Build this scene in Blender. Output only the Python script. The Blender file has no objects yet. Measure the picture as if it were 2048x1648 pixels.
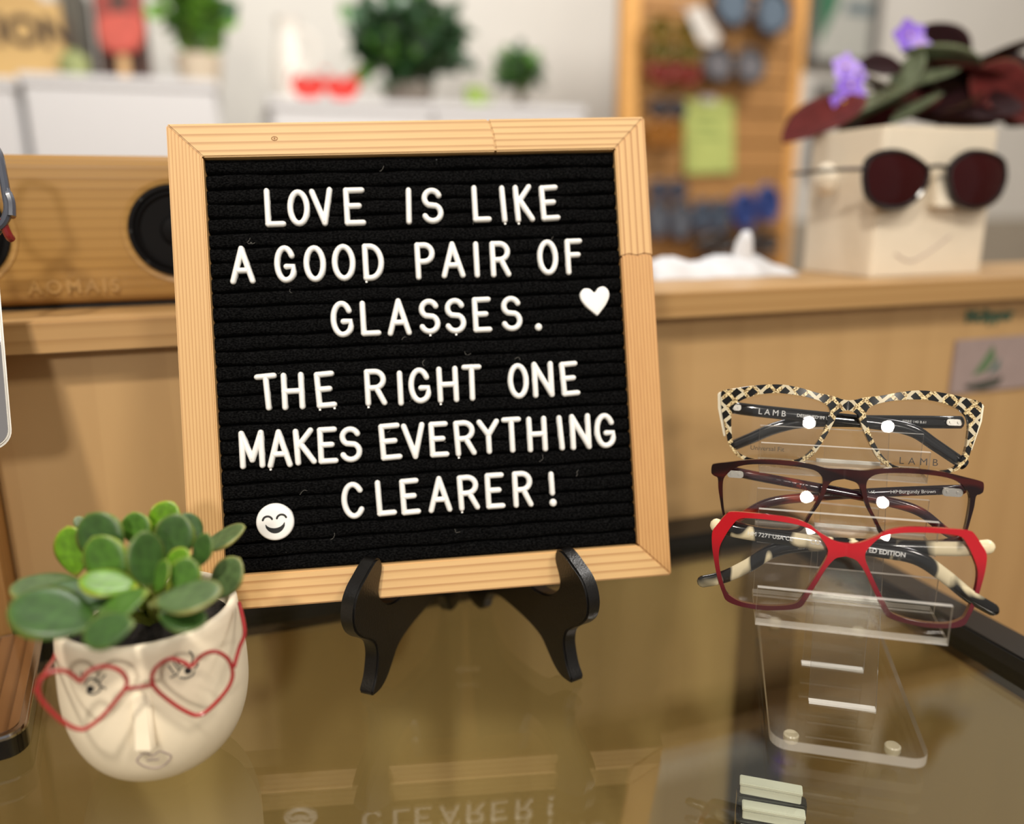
import bpy, bmesh, math, random
from mathutils import Vector, Matrix

# ------------------------------------------------------------------ camera, world, lights, exposure
C = bpy.context.scene.collection
SC = bpy.context.scene
F_PX, CAM_H, PITCH, ROLL = 1600.0, 0.2495, 0.24932, -0.0074
FW = Vector((0, math.cos(PITCH), -math.sin(PITCH)))
U0 = Vector((0, math.sin(PITCH), math.cos(PITCH)))
R0 = Vector((1, 0, 0))
RT = R0 * math.cos(ROLL) + U0 * math.sin(ROLL)
UP = -R0 * math.sin(ROLL) + U0 * math.cos(ROLL)
CAM = Vector((0, 0, CAM_H))
cd = bpy.data.cameras.new('camera')
cd.sensor_fit = 'HORIZONTAL'; cd.sensor_width = 36.0; cd.lens = F_PX / 2048 * 36
cd.clip_start = 0.01; cd.clip_end = 60
cd.dof.use_dof = True; cd.dof.focus_distance = 0.402; cd.dof.aperture_fstop = 2.4
cam = bpy.data.objects.new('camera', cd); C.objects.link(cam)
cam.matrix_world = Matrix((RT, UP, -FW)).transposed().to_4x4()
cam.location = CAM
SC.camera = cam

w = bpy.data.worlds.new('shop_ambient'); SC.world = w; w.use_nodes = True
bg = w.node_tree.nodes['Background']
bg.inputs['Color'].default_value = (1.0, 0.95, 0.88, 1); bg.inputs['Strength'].default_value = 0.33
SC.view_settings.view_transform = 'Standard'; SC.view_settings.look = 'None'
SC.view_settings.exposure = 0.0; SC.view_settings.gamma = 1.0; SC.view_settings.use_curve_mapping = False
SC.cycles.use_denoising = True
SC.cycles.max_bounces = 14; SC.cycles.transparent_max_bounces = 40
SC.cycles.caustics_reflective = False; SC.cycles.caustics_refractive = False
SC.cycles.sample_clamp_indirect = 6.0

def lamp(name, loc, target, power, size, col=(1, .86, .68), spread=180):
    l = bpy.data.lights.new(name, 'AREA'); l.shape = 'DISK'; l.size = size; l.energy = power; l.color = col
    l.spread = math.radians(spread)
    o = bpy.data.objects.new(name, l); C.objects.link(o); o.location = loc
    o.rotation_euler = (Vector(target) - Vector(loc)).to_track_quat('-Z', 'Y').to_euler()
    return o
lamp('ceiling_spot_key', (-0.26, -0.50, 1.22), (-0.05, .40, .10), 12, .10, (1, .92, .80))
lamp('ceiling_spot_front', (0.05, -1.45, 0.80), (.02, .40, .1), 12, .18, (1, .93, .82))
lamp('ceiling_spot_right', (0.75, -.50, 1.35), (-.15, .45, .1), 10, .30, (1, .92, .80))
lamp('ceiling_spot_ledge', (1.0, .15, 1.5), (.6, .75, .2), 2.5, .14, (1, .92, .80))
lamp('ceiling_spot_shop', (-.4, 1.2, 2.1), (-.5, 2.6, .4), 31, .5, (1, .97, .94))
lamp('ceiling_spot_aisle', (1.4, 1.2, 2.1), (.9, 2.6, .3), 36, .5, (1, .96, .91))

# ------------------------------------------------------------------ helpers
def ray(x, y): return FW + RT * ((x - 1024) / F_PX) - UP * ((y - 824) / F_PX)
def onz(x, y, z=0.0):
    d = ray(x, y); return CAM + d * ((z - CAM_H) / d.z)
def onplane(x, y, p, n):
    d = ray(x, y); return CAM + d * ((p - CAM).dot(n) / d.dot(n))
def dep(x, y, Z): return CAM + ray(x, y) * Z
WA = math.radians(18.7)
WALL = Matrix.Rotation(WA, 4, 'Z')
WU = Vector((math.cos(WA), math.sin(WA), 0)); WN = Vector((-math.sin(WA), math.cos(WA), 0))
def W(u, n, z): return WU * u + WN * n + Vector((0, 0, z))
def pn(x, y, n):                      # photo point on a plane parallel to the wood wall -> (u, z)
    p = onplane(x, y, WN * n, WN); return p.dot(WU), p.z

def lin(c):
    return tuple(((v / 255) / 12.92 if v / 255 <= .04045 else ((v / 255 + .055) / 1.055) ** 2.4) for v in c) + (1,)

def link(o, parent=None):
    C.objects.link(o)
    if parent: o.parent = parent
    return o
def tag(o, label=None, cat=None, group=None, kind=None):
    if label: o['label'] = label
    if cat: o['category'] = cat
    if group: o['group'] = group
    if kind: o['kind'] = kind
    return o
def thing(name, label, cat, mat=None, group=None):
    o = bpy.data.objects.new(name, None); o.empty_display_size = .02; C.objects.link(o)
    if mat is not None: o.matrix_world = mat
    return tag(o, label, cat, group)

class MB:
    def __init__(s): s.v = []; s.f = []; s.m = []; s.attr = None
    def add(s, vs, fs, mi=0):
        o = len(s.v); s.v += [tuple(v) for v in vs]; s.f += [tuple(i + o for i in f) for f in fs]; s.m += [mi] * len(fs)
    def box(s, x0, x1, y0, y1, z0, z1, mi=0, M=None, fm=None):
        vs = [Vector((x, y, z)) for z in (z0, z1) for y in (y0, y1) for x in (x0, x1)]
        if M is not None: vs = [M @ v for v in vs]
        fs = [(0, 2, 3, 1), (4, 5, 7, 6), (0, 1, 5, 4), (2, 6, 7, 3), (0, 4, 6, 2), (1, 3, 7, 5)]   # -z +z -y +y -x +x
        o = len(s.v); s.v += [tuple(v) for v in vs]; s.f += [tuple(i + o for i in f) for f in fs]
        s.m += list(fm) if fm else [mi] * 6
    def prism(s, pts, fn, d0, d1, mi=0):      # closed outline, fn(x, y, d) -> Vector
        n = len(pts)
        vs = [fn(x, y, d0) for x, y in pts] + [fn(x, y, d1) for x, y in pts]
        fs = [tuple(range(n - 1, -1, -1)), tuple(range(n, 2 * n))] + [(i, (i + 1) % n, n + (i + 1) % n, n + i) for i in range(n)]
        s.add(vs, fs, mi)
    def tube(s, path, rad, seg=8, closed=False, mi=0, flat=1.0, capr=True):
        P = [Vector(p) for p in path]; n = len(P)
        R = rad if isinstance(rad, (list, tuple)) else [rad] * n
        up = None; rings = []
        for i in range(n):
            a = P[i - 1] if (i > 0 or closed) else P[i]; b = P[(i + 1) % n] if (i < n - 1 or closed) else P[i]
            t = (b - a).normalized()
            if up is None:
                up = t.orthogonal().normalized()
            up = (up - t * up.dot(t)).normalized(); sd = t.cross(up)
            rings.append([P[i] + up * (math.cos(2 * math.pi * k / seg) * R[i]) + sd * (math.sin(2 * math.pi * k / seg) * R[i] * flat) for k in range(seg)])
        vs = [v for r in rings for v in r]; fs = []
        m = n if closed else n - 1
        for i in range(m):
            for k in range(seg):
                a = i * seg + k; b = i * seg + (k + 1) % seg; j = (i + 1) % n
                fs.append((a, b, j * seg + (k + 1) % seg, j * seg + k))
        if not closed: fs += [tuple(range(seg - 1, -1, -1)), tuple(range((n - 1) * seg, n * seg))]
        s.add(vs, fs, mi)
    def lathe(s, prof, seg=40, c=(0, 0, 0), mi=0):
        c = Vector(c); vs = []; fs = []
        for r, z in prof:
            for k in range(seg):
                a = 2 * math.pi * k / seg; vs.append(c + Vector((r * math.cos(a), r * math.sin(a), z)))
        for i in range(len(prof) - 1):
            for k in range(seg):
                fs.append((i * seg + k, i * seg + (k + 1) % seg, (i + 1) * seg + (k + 1) % seg, (i + 1) * seg + k))
        s.add(vs, fs, mi)
    def grid(s, rows, closed=False, mi=0):
        n = len(rows[0]); vs = [v for r in rows for v in r]; fs = []
        for i in range(len(rows) - 1):
            for k in range(n if closed else n - 1):
                fs.append((i * n + k, i * n + (k + 1) % n, (i + 1) * n + (k + 1) % n, (i + 1) * n + k))
        s.add(vs, fs, mi)
    def mesh(s, name, mats, bevel=0, seg=2, smooth=35, fix=True):
        me = bpy.data.meshes.new(name); me.from_pydata(s.v, [], s.f)
        for m in (mats if isinstance(mats, (list, tuple)) else [mats]): me.materials.append(m)
        me.polygons.foreach_set('material_index', s.m)
        bm = bmesh.new(); bm.from_mesh(me)
        if fix: bmesh.ops.recalc_face_normals(bm, faces=bm.faces)
        if bevel:
            ed = [e for e in bm.edges if e.is_manifold and e.calc_face_angle(0) > .5]
            bmesh.ops.bevel(bm, geom=ed, offset=bevel, segments=seg, affect='EDGES', clamp_overlap=True)
        bm.to_mesh(me); bm.free()
        if smooth:
            me.polygons.foreach_set('use_smooth', [True] * len(me.polygons)); me.set_sharp_from_angle(angle=math.radians(smooth))
        me.update()
        return me
    def obj(s, name, mats, parent=None, **k):
        return link(bpy.data.objects.new(name, s.mesh(name, mats, **k)), parent)

def spline(pts, n=6, closed=True):            # Catmull-Rom through 2D or 3D points
    P = [Vector(p) for p in pts]; N = len(P); out = []
    for i in range(N if closed else N - 1):
        p0 = P[(i - 1) % N] if closed or i > 0 else P[i]; p1 = P[i]; p2 = P[(i + 1) % N]
        p3 = P[(i + 2) % N] if closed or i < N - 2 else p2
        for k in range(n):
            t = k / n
            out.append(.5 * ((2 * p1) + (p2 - p0) * t + (2 * p0 - 5 * p1 + 4 * p2 - p3) * t * t + (3 * p1 - p0 - 3 * p2 + p3) * t ** 3))
    if not closed: out.append(P[-1])
    return out
def resample(P, n):
    P = [Vector(p) for p in P]; Q = P + [P[0]]; L = [0]
    for a, b in zip(Q, Q[1:]): L.append(L[-1] + (b - a).length)
    out = []; j = 0
    for i in range(n):
        d = L[-1] * i / n
        while L[j + 1] < d: j += 1
        out.append(Q[j].lerp(Q[j + 1], (d - L[j]) / max(1e-9, L[j + 1] - L[j])))
    return out

def text(name, s, size, mat, parent, M, extrude=.0001, align='LEFT', bold=0, spacing=1.0):
    cu = bpy.data.curves.new(name, 'FONT'); cu.body = s; cu.size = size; cu.extrude = extrude; cu.offset = bold
    cu.align_x = align; cu.space_character = spacing; cu.resolution_u = 3
    t = bpy.data.objects.new(name, cu); C.objects.link(t)
    bpy.context.view_layer.update()
    me = bpy.data.meshes.new_from_object(t.evaluated_get(bpy.context.evaluated_depsgraph_get()))
    bpy.data.objects.remove(t); bpy.data.curves.remove(cu)
    me.materials.clear(); me.materials.append(mat); me.name = name
    o = link(bpy.data.objects.new(name, me), parent); o.matrix_basis = M
    return o

# ------------------------------------------------------------------ materials
def newmat(name):
    m = bpy.data.materials.new(name); m.use_nodes = True; nt = m.node_tree
    return m, nt, nt.nodes['Principled BSDF']
def N(nt, t, **k):
    n = nt.nodes.new(t)
    for a, b in k.items(): setattr(n, a, b)
    return n
def plain(name, col, rough=.5, var=.06, scale=60, bump=0, metal=0, coat=0, spec=.5, sheen=0, sss=0):
    m, nt, b = newmat(name); L = nt.links
    c = lin(col)
    tc = N(nt, 'ShaderNodeTexCoord'); no = N(nt, 'ShaderNodeTexNoise'); no.inputs['Scale'].default_value = scale; no.inputs['Detail'].default_value = 3
    L.new(tc.outputs['Object'], no.inputs['Vector'])
    r = N(nt, 'ShaderNodeValToRGB'); r.color_ramp.elements[0].position = .3; r.color_ramp.elements[1].position = .7
    r.color_ramp.elements[0].color = tuple(max(0, x * (1 - var)) for x in c[:3]) + (1,)
    r.color_ramp.elements[1].color = tuple(min(1, x * (1 + var)) for x in c[:3]) + (1,)
    L.new(no.outputs['Fac'], r.inputs['Fac']); L.new(r.outputs['Color'], b.inputs['Base Color'])
    b.inputs['Roughness'].default_value = rough; b.inputs['Metallic'].default_value = metal
    b.inputs['Coat Weight'].default_value = coat; b.inputs['Coat Roughness'].default_value = .05
    b.inputs['Specular IOR Level'].default_value = spec; b.inputs['Sheen Weight'].default_value = sheen
    if sss:
        b.inputs['Subsurface Weight'].default_value = sss; b.inputs['Subsurface Radius'].default_value = (.004, .004, .002); b.inputs['Subsurface Scale'].default_value = 1
    if bump:
        bp = N(nt, 'ShaderNodeBump'); bp.inputs['Strength'].default_value = bump; bp.inputs['Distance'].default_value = .001
        L.new(no.outputs['Fac'], bp.inputs['Height']); L.new(bp.outputs['Normal'], b.inputs['Normal'])
    return m
def wood(name, base, dark, axis=0, period=.004, stretch=.05, distort=2.5, line=.75, fine=.12, rough=.5, loc=(0, 0, 0), cross=1, blotch=.12, coat=0):
    """grain lines run along `axis`, repeat across `cross`"""
    m, nt, b = newmat(name); L = nt.links
    tc = N(nt, 'ShaderNodeTexCoord'); mp = N(nt, 'ShaderNodeMapping'); mp.vector_type = 'POINT'
    sc = [1, 1, 1]; sc[axis] = stretch; mp.inputs['Scale'].default_value = sc; mp.inputs['Location'].default_value = loc
    L.new(tc.outputs['Object'], mp.inputs['Vector'])
    wv = N(nt, 'ShaderNodeTexWave', wave_type='BANDS', bands_direction='XYZ'[cross], wave_profile='SAW')
    wv.inputs['Scale'].default_value = .314 / period; wv.inputs['Distortion'].default_value = distort
    wv.inputs['Detail'].default_value = 2; wv.inputs['Detail Scale'].default_value = .35
    L.new(mp.outputs['Vector'], wv.inputs['Vector'])
    r = N(nt, 'ShaderNodeValToRGB'); e = r.color_ramp.elements
    e[0].position = 0; e[0].color = (0, 0, 0, 1); e[1].position = 1; e[1].color = (.15, .15, .15, 1)
    x = e.new(.55); x.color = (.05, .05, .05, 1); x = e.new(.9); x.color = (line, line, line, 1)
    L.new(wv.outputs['Fac'], r.inputs['Fac'])
    no = N(nt, 'ShaderNodeTexNoise'); no.inputs['Scale'].default_value = 2.2 / period; no.inputs['Detail'].default_value = 4
    L.new(mp.outputs['Vector'], no.inputs['Vector'])
    bl = N(nt, 'ShaderNodeTexNoise'); bl.inputs['Scale'].default_value = .12 / period; bl.inputs['Detail'].default_value = 2
    L.new(mp.outputs['Vector'], bl.inputs['Vector'])
    def mad(a, mul, add):
        k = N(nt, 'ShaderNodeMath', operation='MULTIPLY_ADD'); L.new(a, k.inputs[0]); k.inputs[1].default_value = mul; k.inputs[2].default_value = add; return k.outputs[0]
    s1 = N(nt, 'ShaderNodeMath', operation='ADD'); L.new(r.outputs['Color'], s1.inputs[0]); L.new(mad(no.outputs['Fac'], fine * 3, -fine * 1.5), s1.inputs[1])
    s2 = N(nt, 'ShaderNodeMath', operation='ADD', use_clamp=True); L.new(s1.outputs[0], s2.inputs[0]); L.new(mad(bl.outputs['Fac'], blotch * 3, -blotch * 1.3), s2.inputs[1])
    mx = N(nt, 'ShaderNodeMix', data_type='RGBA'); L.new(s2.outputs[0], mx.inputs[0])
    mx.inputs[6].default_value = lin(base); mx.inputs[7].default_value = lin(dark)
    L.new(mx.outputs[2], b.inputs['Base Color'])
    b.inputs['Roughness'].default_value = rough; b.inputs['Coat Weight'].default_value = coat
    bp = N(nt, 'ShaderNodeBump'); bp.inputs['Strength'].default_value = .12; bp.inputs['Distance'].default_value = .0005
    L.new(s2.outputs[0], bp.inputs['Height']); L.new(bp.outputs['Normal'], b.inputs['Normal'])
    return m
def thin(name, tint=(1, 1, 1), f0=.04, rough=0.0, haze=0, hazecol=(1, 1, 1)):
    """clear sheet: Schlick reflection over straight transmission"""
    m, nt, b = newmat(name); L = nt.links; nt.nodes.remove(b)
    g = N(nt, 'ShaderNodeNewGeometry'); d = N(nt, 'ShaderNodeVectorMath', operation='DOT_PRODUCT')
    L.new(g.outputs['Incoming'], d.inputs[0]); L.new(g.outputs['Normal'], d.inputs[1])
    ab = N(nt, 'ShaderNodeMath', operation='ABSOLUTE'); L.new(d.outputs['Value'], ab.inputs[0])
    om = N(nt, 'ShaderNodeMath', operation='SUBTRACT'); om.inputs[0].default_value = 1; L.new(ab.outputs[0], om.inputs[1])
    pw = N(nt, 'ShaderNodeMath', operation='POWER'); L.new(om.outputs[0], pw.inputs[0]); pw.inputs[1].default_value = 5
    ma = N(nt, 'ShaderNodeMath', operation='MULTIPLY_ADD', use_clamp=True); L.new(pw.outputs[0], ma.inputs[0]); ma.inputs[1].default_value = 1 - f0; ma.inputs[2].default_value = f0
    tr = N(nt, 'ShaderNodeBsdfTransparent'); tr.inputs['Color'].default_value = tuple(tint) + (1,)
    gl = N(nt, 'ShaderNodeBsdfGlossy'); gl.inputs['Roughness'].default_value = rough
    mx = N(nt, 'ShaderNodeMixShader'); L.new(ma.outputs[0], mx.inputs[0]); L.new(tr.outputs[0], mx.inputs[1]); L.new(gl.outputs[0], mx.inputs[2])
    out = mx.outputs[0]
    if haze:
        df = N(nt, 'ShaderNodeBsdfDiffuse'); df.inputs['Color'].default_value = tuple(hazecol) + (1,)
        m2 = N(nt, 'ShaderNodeMixShader'); m2.inputs[0].default_value = haze; L.new(out, m2.inputs[1]); L.new(df.outputs[0], m2.inputs[2]); out = m2.outputs[0]
    L.new(out, nt.nodes['Material Output'].inputs['Surface'])
    return m

M_pine_top = wood('pine_wide_grain', (216, 178, 124), (172, 124, 74), 0, .0042, .045, 3.0, .8)
M_pine_topR = wood('pine_wide_grain_right', (216, 178, 124), (168, 120, 70), 0, .0034, .05, 3.2, .8, loc=(.3, .02, 0))
M_pine_left = wood('pine_fine_grain', (212, 170, 114), (172, 122, 70), 1, .0017, .04, 1.4, .7, cross=0)
M_pine_right = wood('pine_coarse_grain', (216, 174, 118), (164, 112, 62), 1, .0037, .045, 2.6, .85, cross=0, loc=(.01, .3, 0))
M_pine_rightB = wood('pine_straight_grain', (204, 156, 98), (166, 112, 60), 1, .0019, .05, 2.0, .7, cross=0, fine=.2, loc=(0, .1, 0))
M_pine_bot = wood('pine_bottom_grain', (218, 178, 122), (174, 124, 74), 0, .0046, .04, 2.2, .8, loc=(.2, .1, 0))
M_ledge = wood('ledge_edge_wood', (178, 140, 90), (148, 108, 60), 0, .009, .03, 2.0, .5, cross=2, rough=.42, blotch=.12)
M_panel = wood('birch_panel', (192, 156, 107), (158, 121, 76), 2, .045, .22, 9.0, .16, cross=0, rough=.5, fine=.10, blotch=.22)
M_post = wood('post_wood', (196, 148, 86), (140, 96, 50), 2, .006, .03, 1.5, .8, cross=1, rough=.5)
M_case = wood('case_wood', (190, 164, 118), (150, 124, 84), 2, .06, .2, 6.0, .15, cross=0, rough=.5)
M_bamboo = wood('bamboo', (166, 128, 72), (130, 92, 42), 0, .006, .03, 1.5, .45, cross=2, rough=.32, fine=.15, blotch=.2, coat=.15)
M_slat = wood('slatwall_wood', (172, 126, 73), (146, 100, 54), 0, .03, .05, 2.0, .5, cross=2)
M_black = plain('black_aluminium', (26, 25, 24), .32)
M_rubber = plain('black_rubber', (16, 16, 16), .7)
M_cone = plain('speaker_cone', (6, 5, 6), .7, spec=.15)
M_easel = plain('black_lacquer', (12, 10, 9), .33, var=.3, scale=900, bump=.15)
M_white_plastic = plain('white_plastic', (243, 242, 240), .32, var=.02)
M_ink = plain('black_ink', (18, 18, 20), .6)
M_cab = plain('white_laminate', (218, 217, 218), .45, var=.015)
M_wallp = plain('warm_white_paint', (212, 208, 200), .9, var=.02, scale=5)
M_wallg = plain('grey_wainscot', (166, 156, 140), .8, var=.06, scale=20)
M_floor = wood('floor_wood', (150, 112, 76), (110, 78, 48), 0, .08, .05)
M_ceramic = plain('cream_ceramic', (246, 232, 206), .62, var=.02, scale=90, bump=.03)
M_cream2 = plain('cream_planter', (226, 214, 194), .5, var=.02)
M_soil = plain('dark_soil', (30, 24, 20), .95, var=.6, scale=500, bump=1)
M_lipink = plain('grey_ink', (168, 150, 146), .6)
M_redwire = plain('red_enamel_wire', (168, 38, 42), .35, coat=.3)
M_chrome = plain('chrome', (205, 205, 210), .08, metal=1)
M_steel = plain('hinge_metal', (205, 200, 190), .22, metal=1)
M_glass_top = thin('counter_glass', (.93, .945, .89), .10)
M_lens = thin('demo_lens', (.97, .97, .975), .05)
M_acr = thin('clear_acrylic', (.975, .975, .97), .04)
M_acr_edge = thin('acrylic_polished_edge', (.95, .93, .88), .10, .15, haze=.30, hazecol=(.97, .93, .86))
M_glue = thin('frosted_glue_line', (.95, .95, .93), .08, .3, haze=.6, hazecol=(1, .98, .94))
M_mirror = plain('mirror_silver', (225, 220, 220), .02, metal=1, var=0)
M_mirror_rim = plain('white_mirror_rim', (226, 222, 214), .3)

def felt_mat():
    m, nt, b = newmat('black_felt'); L = nt.links
    tc = N(nt, 'ShaderNodeTexCoord')
    a = N(nt, 'ShaderNodeTexNoise'); a.inputs['Scale'].default_value = 1500; a.inputs['Detail'].default_value = 3
    mp = N(nt, 'ShaderNodeMapping'); mp.inputs['Scale'].default_value = (.55, 1, 1)
    L.new(tc.outputs['Object'], mp.inputs['Vector']); L.new(mp.outputs['Vector'], a.inputs['Vector'])
    r = N(nt, 'ShaderNodeValToRGB'); e = r.color_ramp.elements
    e[0].position = .42; e[0].color = (.0008, .0008, .0009, 1); e[1].position = .78; e[1].color = (.013, .013, .0135, 1)
    L.new(a.outputs['Fac'], r.inputs['Fac'])
    s = N(nt, 'ShaderNodeTexVoronoi'); s.inputs['Scale'].default_value = 140; s.inputs['Randomness'].default_value = 1
    L.new(tc.outputs['Object'], s.inputs['Vector'])
    r2 = N(nt, 'ShaderNodeValToRGB'); e = r2.color_ramp.elements; e[0].position = 0; e[0].color = (.25, .25, .25, 1); e[1].position = .045; e[1].color = (0, 0, 0, 1)
    L.new(s.outputs['Distance'], r2.inputs['Fac'])
    n2 = N(nt, 'ShaderNodeTexNoise'); n2.inputs['Scale'].default_value = 60; L.new(tc.outputs['Object'], n2.inputs['Vector'])
    gt = N(nt, 'ShaderNodeMath', operation='GREATER_THAN'); L.new(n2.outputs['Fac'], gt.inputs[0]); gt.inputs[1].default_value = .66
    mm = N(nt, 'ShaderNodeMix', data_type='RGBA'); L.new(gt.outputs[0], mm.inputs[0]); mm.inputs[6].default_value = (0, 0, 0, 1); L.new(r2.outputs['Color'], mm.inputs[7])
    ad = N(nt, 'ShaderNodeMix', data_type='RGBA', blend_type='ADD'); ad.inputs[0].default_value = 1
    L.new(r.outputs['Color'], ad.inputs[6]); L.new(mm.outputs[2], ad.inputs[7]); L.new(ad.outputs[2], b.inputs['Base Color'])
    b.inputs['Roughness'].default_value = 1; b.inputs['Specular IOR Level'].default_value = .04
    bp = N(nt, 'ShaderNodeBump'); bp.inputs['Strength'].default_value = .8; bp.inputs['Distance'].default_value = .0006
    L.new(a.outputs['Fac'], bp.inputs['Height']); L.new(bp.outputs['Normal'], b.inputs['Normal'])
    return m
M_felt = felt_mat()

# ================================================================== SETTING: floor, walls, wood half wall, counter
def struct(name, mb, mat, label=None, **k):
    o = mb.obj(name, mat, **k); o.matrix_world = WALL; o['kind'] = 'structure'
    if label: o['label'] = label
    return o
FZ = -.95
m = MB(); m.box(-3.2, 3.8, -2.4, 2.86, FZ - .05, FZ); struct('floor', m, M_floor)
m = MB(); m.box(-3.2, 3.8, 2.76, 2.86, FZ, 2.3); struct('wall_back', m, M_wallp)
m = MB(); m.box(3.7, 3.8, -2.4, 2.76, FZ, 2.3); struct('wall_right', m, M_wallp)
m = MB(); m.box(-3.2, -3.1, -2.4, 2.76, FZ, 2.3); struct('wall_left', m, M_wallp)
m = MB(); m.box(1.75, 3.7, 2.735, 2.76, FZ, pn(1620, 442, 2.735)[1]); struct('trim_1', m, M_wallg, bevel=.004)

LN, LB, LZ0, LZ1 = .505, .645, .172, .190       # ledge front, back, underside, top
PNL = .525                                       # face of the wood half wall
uL = pn(34, 1158, PNL)[0]                        # left corner of the half wall
m = MB(); m.box(uL, 1.6, PNL, PNL + .02, FZ, LZ0, 0); o = struct('wall_front', m, M_panel)
m = MB(); m.box(uL - .5, uL - .001, .503, PNL + .02, FZ, LZ0 - .0005); struct('trim_2', m, M_post)
lw = thing('wood_ledge', 'long honey coloured wooden ledge running along the top of the wood panel', 'ledge', WALL)
m = MB(); m.box(uL - .5, 1.65, LN + .003, LB, LZ0, LZ1); m.obj('board', M_ledge, lw, bevel=.001)
m = MB(); m.box(uL - .5, 1.65, LN, LN + .003, LZ0, LZ1); m.obj('edge_strip', M_ledge, lw, bevel=.0006)

case = thing('display_case', 'glass topped wooden display counter with black metal edging', 'display case', WALL)
UR = .388
m = MB(); m.box(-.60, UR, -.12, .490, -.0055, 0); m.obj('glass_top', M_glass_top, case)
m = MB(); m.box(uL, .412, .490, .524, -.014, .009); m.obj('rear_edging', M_black, case, bevel=.0012)
m = MB(); m.box(UR, .412, -.12, .490, -.014, .009); m.obj('side_edging', M_black, case, bevel=.0012)
m = MB(); m.box(-.60, .36, .490, .502, -.30, -.015); m.obj('back_board', M_case, case)
m = MB(); m.box(.391, .410, -.12, .47, -.30, -.015); m.obj('side_board', M_case, case)
m = MB(); m.box(-.60, .41, -.12, .502, -.32, -.30); m.obj('bottom_board', M_case, case)
m = MB(); m.box(.356, .391, .465, .490, -.30, -.015); m.obj('corner_post', M_black, case, bevel=.001)
m = MB(); m.box(-.60, .40, -.115, -.10, -.30, -.015); m.obj('front_board', M_case, case)

# ================================================================== LETTER BOARD
BX, BV, BN = Vector((.9928, .1182, .0196)), Vector((-.0498, .2584, .9648)), Vector((.1089, -.9588, .2624))
BX.normalize(); BN = BX.cross(BV).normalized(); BV = BN.cross(BX)
BO = Vector((-.0393, .3876, .0516))
BOARD = Matrix((BX, BV, BN)).transposed().to_4x4(); BOARD.translation = BO
S, SH, FWD, TH = .127, .2529, .0176, .016
lb = thing('letter_board', 'square felt letter board in a pine frame propped on the black easel', 'letter board', BOARD)
def rail(pts, mat):
    mb = MB(); mb.prism(pts, lambda x, y, d: Vector((x, y, d)), -TH, 0); return mb.obj('frame_rail', mat, lb, bevel=.0007, seg=2)
g = .00008
JX = .0415; JY = .176
rail([(-S + g, SH), (JX - .0012, SH), (JX + .0012, SH - FWD * .5), (JX + .002, SH - FWD), (-S + FWD + g, SH - FWD)], M_pine_top)
rail([(JX - .0012 + g, SH), (S - g, SH), (S - FWD - g, SH - FWD), (JX + .002 + g, SH - FWD), (JX + .0012 + g, SH - FWD * .5)], M_pine_topR)
rail([(-S, g), (-S, SH - g), (-S + FWD, SH - FWD - g), (-S + FWD, FWD + g)], M_pine_left)
z = [(S, JY), (S - FWD * .25, JY + .001), (S - FWD * .5, JY), (S - FWD * .75, JY + .001), (S - FWD, JY)]
rail([(S, SH - g)] + z + [(S - FWD, SH - FWD - g)], M_pine_right)
rail([(x, y - g) for x, y in reversed(z)] + [(S, g), (S - FWD, FWD + g)][:1] + [(S - FWD, FWD + g)], M_pine_rightB)
rail([(-S + g, 0), (S - g, 0), (S - FWD - g, FWD), (-S + FWD + g, FWD)], M_pine_bot)
# ribbed felt: rounded pleats with narrow grooves
i0, i1, j0, j1 = -S + FWD, S - FWD, FWD, SH - FWD
NR = 28; RH = (j1 - j0) / NR; FD = -.0052
rows = []; rnd = random.Random(4)
for r in range(NR):
    for k in range(9):
        t = k / 9; prof = FD + .0013 * (1 - abs(2 * t - 1) ** 3.2) - (.0030 if k == 0 else 0)
        rows.append([Vector((i0 + (i1 - i0) * c / 44, j0 + RH * (r + t) + .0004 * math.sin(c * .7 + r * 1.9) * (1 if 0 < r else 0), prof + rnd.uniform(-.00006, .00006))) for c in range(45)])
rows.append([Vector((i0 + (i1 - i0) * c / 44, j1, FD - .001)) for c in range(45)])
mb = MB(); mb.grid(rows); mb.obj('felt_panel', M_felt, lb, smooth=60)
mb = MB(); mb.box(i0, i1, j0, j1, -TH, FD - .0036); mb.obj('backing', M_pine_bot, lb)

kp = onplane(549, 277, BO, BN) - BO; kx, ky = kp.dot(BX), kp.dot(BV)
M_knot = plain('pin_knot', (142, 98, 54), .6)
mb = MB(); mb.tube([Vector((kx + .0015 * math.cos(a * .3927), ky + .0010 * math.sin(a * .3927), -.0001)) for a in range(16)], .0003, 6, closed=True); mb.obj('knot', M_knot, lb)
mb = MB(); mb.lathe([(.00001, .00012), (.0005, .0001), (.0006, -.0002)], 10, (kx, ky, 0)); mb.obj('knot', M_knot, lb)
M_lint = plain('pale_lint', (150, 146, 140), .9)
rnd = random.Random(21)
for _ in range(26):
    lx, ly = rnd.uniform(i0 + .006, i1 - .006), rnd.uniform(j0 + .006, j1 - .006); a = rnd.uniform(0, 6.28); ln = rnd.uniform(.0012, .0042)
    P = [Vector((lx + ln * t * math.cos(a + 1.4 * t * rnd.uniform(.5, 1)), ly + ln * t * math.sin(a + 1.4 * t), FD + .0016)) for t in (0, .33, .66, 1)]
    mb = MB(); mb.tube(spline(P, 3, closed=False), .00005, 4); mb.obj('lint_fibre', M_lint, lb)

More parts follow.
